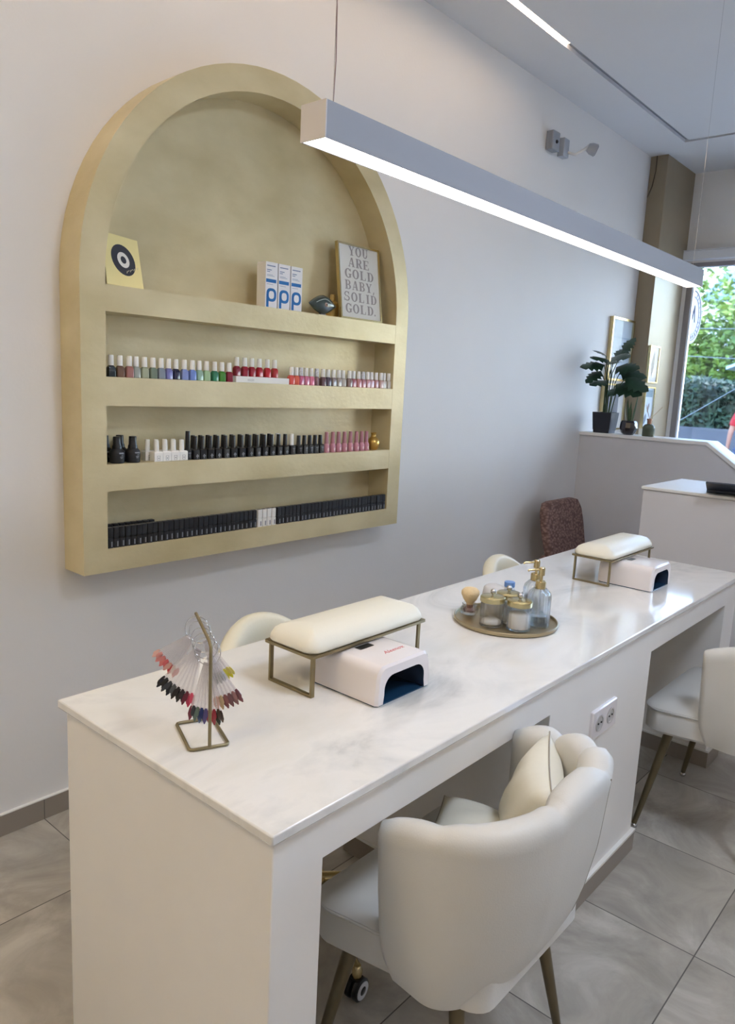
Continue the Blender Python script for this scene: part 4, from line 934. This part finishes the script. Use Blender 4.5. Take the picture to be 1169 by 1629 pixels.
def feather(cx, c0, c1, w_): return [(cx+w_*math.sin(PI*i/8)*s_+(.12*(i/8-.5)), c0+(c1-c0)*i/8) for s_, rg_ in ((1, range(9)), (-1, range(7, 0, -1))) for i in rg_]
picture('tall gold-framed pale blue picture on the wall above the plants', (5.035, 0, 1.565), XD, YD, .37, .43, .014, SKYP, .028, [('horizon_line', [(.1, .68), (.9, .68), (.9, .70), (.1, .70)], mat('print_line', (160, 186, 206), .6))])
picture('white-matted gold-framed picture with dark centre standing low behind the big plant', (5.0, 0, 1.222), XD, YD, .37, .32, .010, PAPER, .03, [('dark_photo', [(.28, .18), (.74, .18), (.74, .78), (.28, .78)], DKP)])
YP = -.122
picture('small gold-framed feather picture hung higher on the gold pillar', (5.452, YP, 1.565), XD, YD, .185, .265, .008, PAPER, .022, [('feather', feather(.5, .15, .88, .13), FEA)])
picture('small gold-framed picture with tiny figures hung lower on the gold pillar', (5.444, YP, 1.235), XD, YD, .185, .30, .008, mat('pale_art', (202, 212, 220), .6), .022, [('pattern_band', [(.12, .76), (.88, .76), (.88, .93), (.12, .93)], mat('teal_band', (110, 140, 148), .6)), ('figure', feather(.55, .38, .62, .10), mat('brown_art', (116, 92, 84), .6)), ('figure', feather(.3, .08, .36, .13), mat('navy_art', (72, 92, 110), .6))])

# ------------------------------------------------------------------ outdoors
GZ = -.15
bm = BM(); box(bm, X1+.2, 60, -30, 40, GZ-.1, GZ); struct('ground', bm, mat('street_asphalt', (150, 148, 146), .9, noise=.08, scale=2))
# round projecting shop sign
sg = thing('projecting_sign', 'round white shop sign hanging outside beside the window', 'sign', (6.46, -.05, 2.135))
RSG = .225
bm = BM()
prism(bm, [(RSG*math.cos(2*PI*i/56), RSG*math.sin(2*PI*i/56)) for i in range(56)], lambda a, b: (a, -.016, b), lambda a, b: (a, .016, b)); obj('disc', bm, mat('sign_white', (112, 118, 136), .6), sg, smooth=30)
bm = BM(); SI = mat('sign_grey', (52, 58, 74), .6)
tube(bm, circ((0, -.0175, 0), .196, (1, 0, 0), (0, 0, 1), 48), .0028, 6, closed=True); tube(bm, circ((0, -.0175, 0), .15, (1, 0, 0), (0, 0, 1), 40), .0016, 6, closed=True); obj('ring_line', bm, SI, sg)
bm = BM()
for i in range(26):
    if i in (6, 19): continue
    a = 2*PI*i/26; c_, s_ = math.cos(a), math.sin(a)
    tube(bm, [(.160*c_, -.0175, .160*s_), (.184*c_, -.0175, .184*s_)], .0022, 5)
tube(bm, [(-.05+.1*i/10, -.0175, .02*math.sin(i*1.1)+.03) for i in range(11)], .003, 6)
tube(bm, [(-.06, -.0175, -.06), (-.02, -.0175, .06), (.0, -.0175, -.03), (.03, -.0175, .08), (.06, -.0175, -.05)], .0035, 6); obj('emblem', bm, SI, sg)
bm = BM(); tube(bm, [(-.36, 0, .27), (.2, 0, .27)], .008, 8); tube(bm, [(-.08, 0, .27), (-.08, 0, .20)], .004, 6); tube(bm, [(.08, 0, .27), (.08, 0, .20)], .004, 6); obj('bracket', bm, BLACKM, sg)
def foliage(bm, c, R_, n, ls, rg, flat=.5):
    for _ in range(n):
        while True:
            v = Vector((rg.uniform(-1, 1), rg.uniform(-1, 1), rg.uniform(-1, 1)))
            if .25 < v.length < 1: break
        v = v*(v.length**-.45)*(.85+.3*rg.random()); p = Vector(c)+Vector((v.x*R_[0], v.y*R_[1], v.z*R_[2]))
        a = Vector((rg.gauss(0, 1), rg.gauss(0, 1), rg.gauss(0, .6))).normalized(); b = a.cross(Vector((rg.gauss(0, 1), rg.gauss(0, 1), rg.gauss(0, 1)))).normalized(); s_ = ls*rg.uniform(.6, 1.3)
        bm.faces.new([bm.verts.new(p+a*s_), bm.verts.new(p+b*s_*.45), bm.verts.new(p-a*s_), bm.verts.new(p-b*s_*.45)])
def tree(lab, x, y, trunk, blobs, n, ls, m, seed, name='tree'):
    t = thing(name, lab, 'tree', (x, y, GZ)); rg = random.Random(seed)
    bm = BM(); tube(bm, [(0, 0, 0), (.05, .03, trunk*.5), (0, 0, trunk)], .14, 10, r1=.08)
    for c_, R_ in blobs[:4]: tube(bm, [(0, 0, trunk*.8), tuple(Vector(c_)*.9+Vector((0, 0, trunk*.08)))], .05, 6, r1=.02)
    obj('trunk', bm, BARK, t, smooth=60)
    bm = BM()
    for c_, R_ in blobs: foliage(bm, c_, R_, n, ls, rg)
    obj('crown', bm, m, t); return t
tree('bright green bushy tree rising behind the hedge, in the middle of the window', 17.5, 3.2, 2.4, [((0, 0, 2.9), (1.6, 1.9, 1.5)), ((.2, -1.2, 2.6), (1.3, 1.4, 1.4)), ((0, 1.2, 2.4), (1.3, 1.5, 1.3)), ((0, 0, 1.6), (1.4, 2.2, 1.3))], 4200, .085, TREEA, 3)
tree('darker green tree behind the hedge further to the left', 19, 6.4, 2.4, [((0, 0, 3.2), (1.8, 2.0, 1.9)), ((.2, -1.2, 2.2), (1.3, 1.6, 1.5)), ((0, 1.0, 2.2), (1.3, 1.6, 1.5))], 3000, .10, TREEB, 5)
tree('green tree behind the hedge towards the right of the window', 18.5, -.9, 2.4, [((0, 0, 3.0), (1.7, 1.9, 1.7)), ((.2, -1.2, 2.2), (1.3, 1.6, 1.4)), ((0, 1.4, 2.2), (1.3, 1.5, 1.5))], 3000, .09, TREEB, 8)
tree('leafy street tree whose low branches cross the top of the window', 9.2, .2, 3.0, [((-.2, .45, 3.05), (.8, .55, .32)), ((.0, -.4, 3.1), (.9, .6, .34)), ((.2, .1, 3.7), (1.3, 1.4, .8)), ((-.3, -1.2, 3.2), (.9, .7, .4))], 900, .07, TREEA, 11, 'street_tree') if False else None
bt = thing('overhanging_branch', 'leafy yellow-green branch hanging across the top of the window', 'branch', (8.2, .25, 2.9)); rg = random.Random(12)
bm = BM(); tube(bm, [(.4, -3.2, .9), (.2, -1.6, .45), (0, -.4, .2), (-.1, .3, .05)], .045, 8, r1=.012); tube(bm, [(0, -.8, .28), (-.1, -.5, -.1)], .012, 6); tube(bm, [(.4, -3.2, .9), (.5, -3.4, 0), (.5, -3.4, -3.05)], .09, 8); obj('wood', bm, BARK, bt, smooth=60)
bm = BM()
for c_, R_, n_ in (((-.05, .12, .02), (.3, .30, .13), 260), ((0, -.25, .10), (.35, .35, .14), 300), ((.1, -.9, .25), (.4, .5, .2), 420), ((.2, -1.7, .4), (.5, .6, .28), 500)): foliage(bm, c_, R_, n_, .045, rg)
obj('leaves', bm, TREEA, bt)
# hedge on a low stone wall
hg = thing('hedge', 'long dark clipped hedge growing behind the low stone wall', 'hedge', (14.72, 2, GZ)); rg = random.Random(21); bm = BM()
for i in range(15000):
    y = rg.uniform(-9, 9); face = rg.random()
    z = rg.uniform(.95, 1.88) if face < .7 else 1.88+rg.uniform(-.08, .10); x = -.35+abs(rg.gauss(0, .1)) if face < .7 else rg.uniform(-.4, .6)
    p = Vector((x, y, z+.05*math.sin(y*2.3))); a = Vector((rg.gauss(0, 1), rg.gauss(0, 1), rg.gauss(0, 1))).normalized(); b = a.orthogonal().normalized(); s_ = rg.uniform(.045, .10)
    bm.faces.new([bm.verts.new(p+a*s_), bm.verts.new(p+b*s_*.5), bm.verts.new(p-a*s_), bm.verts.new(p-b*s_*.5)])
obj('leaves', bm, HEDGE, hg)
bm = BM(); box(bm, -.2, .5, -9, 9, 0, 1.8); obj('branches', bm, mat('hedge_core', (26, 34, 26), .9), hg)
bm = BM(); box(bm, 14.0, 14.22, -8, 12, GZ, .97); tag(obj('low_wall', bm, mat('stone_wall', (72, 74, 80), .85, noise=.15, scale=6, bump=.5, bscale=12)), 'grey stone wall in front of the dark hedge', 'wall')
# buildings behind
bd_ = thing('house', 'white house with a blue-grey roof behind the trees', 'building', (30, 5, GZ))
bm = BM(); box(bm, 0, 7, -9, 2.35, 0, 5.5); obj('wall', bm, mat('house_white', (226, 228, 234), .8), bd_)
bm = BM(); prism(bm, [(-.7, 5.35), (3.5, 7.3), (7.7, 5.35), (7.7, 5.2), (-.7, 5.2)], lambda a, b: (a, -9.5, b), lambda a, b: (a, 2.4, b)); obj('roof', bm, mat('roof_blue', (122, 150, 196), .6, noise=.05, scale=3), bd_)
for y in (-7.5, -5, -2.5, 0):
    bm = BM(); box(bm, -.04, .02, y, y+1.3, 3.3, 4.9); wf = obj('window', bm, mat('house_window', (60, 66, 80), .2), bd_)
bd2 = thing('shed', 'small shed with a pale blue gable roof seen among the trees', 'building', (16.0, 1.6, GZ))
bm = BM(); box(bm, 0, 1.2, -1.6, .35, 0, 2.25); obj('wall', bm, mat('shed_wall', (120, 128, 130), .8), bd2)
bm = BM(); prism(bm, [(.72, 2.28), (-.6, 2.86), (-1.9, 2.28), (-1.9, 2.22), (-.6, 2.80), (.72, 2.22)], lambda a, b: (-.2, a, b), lambda a, b: (1.4, a, b)); obj('roof', bm, mat('shed_roof', (178, 200, 222), .5), bd2)
for i, (a, b, lb) in enumerate((((12, -3, 2.42), (12, 6, 2.62), 'upper thin cable stretched outside across the trees'), ((12, -3, 1.90), (12, 6, 2.30), 'middle thin cable stretched outside across the trees'), ((12, -2.2, 3.9), (12, 2.4, .72), 'slanting thin cable running down in front of the hedge'))):
    bm = BM(); tube(bm, [a, b], .006, 6); tag(obj('overhead_cable', bm, mat('cable_light', (110, 120, 126), .5)), lb, 'cable')

# person outside in a red shirt
pr = thing('person', 'person in a red and white t-shirt standing outside the window at the right edge', 'person', (12.6, .96, GZ), math.radians(-70))
def skin(name, V, E, R_, m, parent, sub=2, root=0):
    me = bpy.data.meshes.new(name); me.from_pydata(V, E, []); me.materials.append(m); o = bpy.data.objects.new(name, me); COL.objects.link(o); o.parent = parent
    s_ = o.modifiers.new('skin', 'SKIN'); s_.use_smooth_shade = True; ss_ = o.modifiers.new('sub', 'SUBSURF'); ss_.levels = sub; ss_.render_levels = sub
    for i, r_ in enumerate(R_): me.skin_vertices[0].data[i].radius = r_ if isinstance(r_, tuple) else (r_, r_); me.skin_vertices[0].data[i].use_root = (i == root)
    return o
V = [(0, 0, .92), (0, 0, 1.10), (0, 0, 1.32), (0, 0, 1.46), (0, .0, 1.53), (0, .01, 1.60), (0, .01, 1.68),
     (.17, 0, 1.40), (.24, .01, 1.14), (.25, .08, .92), (.25, .11, .85), (-.17, 0, 1.40), (-.24, .01, 1.14), (-.25, .08, .92), (-.25, .11, .85),
     (.09, 0, .86), (.10, .02, .48), (.10, -.01, .09), (.10, .12, .035), (-.09, 0, .86), (-.10, .02, .48), (-.10, -.01, .09), (-.10, .12, .035)]
E = [(0, 1), (1, 2), (2, 3), (3, 4), (4, 5), (5, 6), (2, 7), (7, 8), (8, 9), (9, 10), (2, 11), (11, 12), (12, 13), (13, 14), (0, 15), (15, 16), (16, 17), (17, 18), (0, 19), (19, 20), (20, 21), (21, 22)]
Rr = [(.13, .10), (.12, .09), (.14, .10), .055, .055, (.085, .10), (.07, .08), .055, .042, .030, .030, .055, .042, .030, .030, .085, .06, .042, .035, .085, .06, .042, .035]
SKIN = mat('skin_tone', (158, 112, 92), .5); bodyo = skin('body', V, E, Rr, SKIN, pr)
for s_ in (1, -1):
    for k in range(4): 
        bm = BM(); x = s_*.25; tube(bm, [(x, .085+.018*k, .845), (x+.004*s_, .09+.019*k, .80-.004*abs(k-1.5)), (x, .085+.017*k, .765)], .0085, 6, r1=.006); obj('finger', bm, SKIN, bodyo, smooth=60)
    bm = BM(); tube(bm, [(s_*.25, .14, .87), (s_*.245, .165, .83), (s_*.245, .165, .80)], .010, 6, r1=.007); obj('thumb', bm, SKIN, bodyo, smooth=60)
SHV = [(0, 0, .95), (0, 0, 1.12), (0, 0, 1.33), (0, 0, 1.44), (.175, 0, 1.40), (.225, .005, 1.22), (-.175, 0, 1.40), (-.225, .005, 1.22)]
skin('t_shirt', SHV, [(0, 1), (1, 2), (2, 3), (2, 4), (4, 5), (2, 6), (6, 7)], [(.155, .12), (.15, .115), (.165, .12), .07, .075, .065, .075, .065], mat('red_shirt', (150, 24, 32), .8, c2=(176, 44, 50), scale=4), pr)
skin('trousers', [(0, 0, .93), (.09, 0, .84), (.10, .02, .48), (.10, 0, .12), (-.09, 0, .84), (-.10, .02, .48), (-.10, 0, .12)], [(0, 1), (1, 2), (2, 3), (0, 4), (4, 5), (5, 6)], [(.145, .115), .10, .075, .06, .10, .075, .06], mat('blue_jeans', (60, 74, 104), .8), pr)
bm = BM(); sphere(bm, (0, -.012, 1.655), .105, 16, sz=1.05)
for v in list(bm.verts):
    if v.co.y > .055 and v.co.z < 1.68: bm.verts.remove(v)
obj('hair', bm, mat('brown_hair', (78, 56, 44), .6), pr, smooth=60)
bm = BM()
for s_ in (-.035, .035): sphere(bm, (s_, .097, 1.64), .010, 8)
obj('eyes', bm, mat('eye_dark', (60, 50, 48), .3), bodyo); bm = BM(); tube(bm, [(0, .10, 1.645), (0, .122, 1.61), (0, .105, 1.605)], .010, 6); obj('nose', bm, SKIN, bodyo, smooth=60)
bm = BM(); tube(bm, [(-.022, .100, 1.575), (0, .106, 1.572), (.022, .100, 1.575)], .005, 6); obj('mouth', bm, mat('lip', (176, 100, 96), .5), bodyo)
for s_ in (-1, 1):
    bm = BM(); rbox(bm, .045, .12, .04, [(0, 0), (0, .05), (.015, .075)], (s_*.10, .06, 0)); obj('shoe', bm, WHITEM, pr, smooth=50)
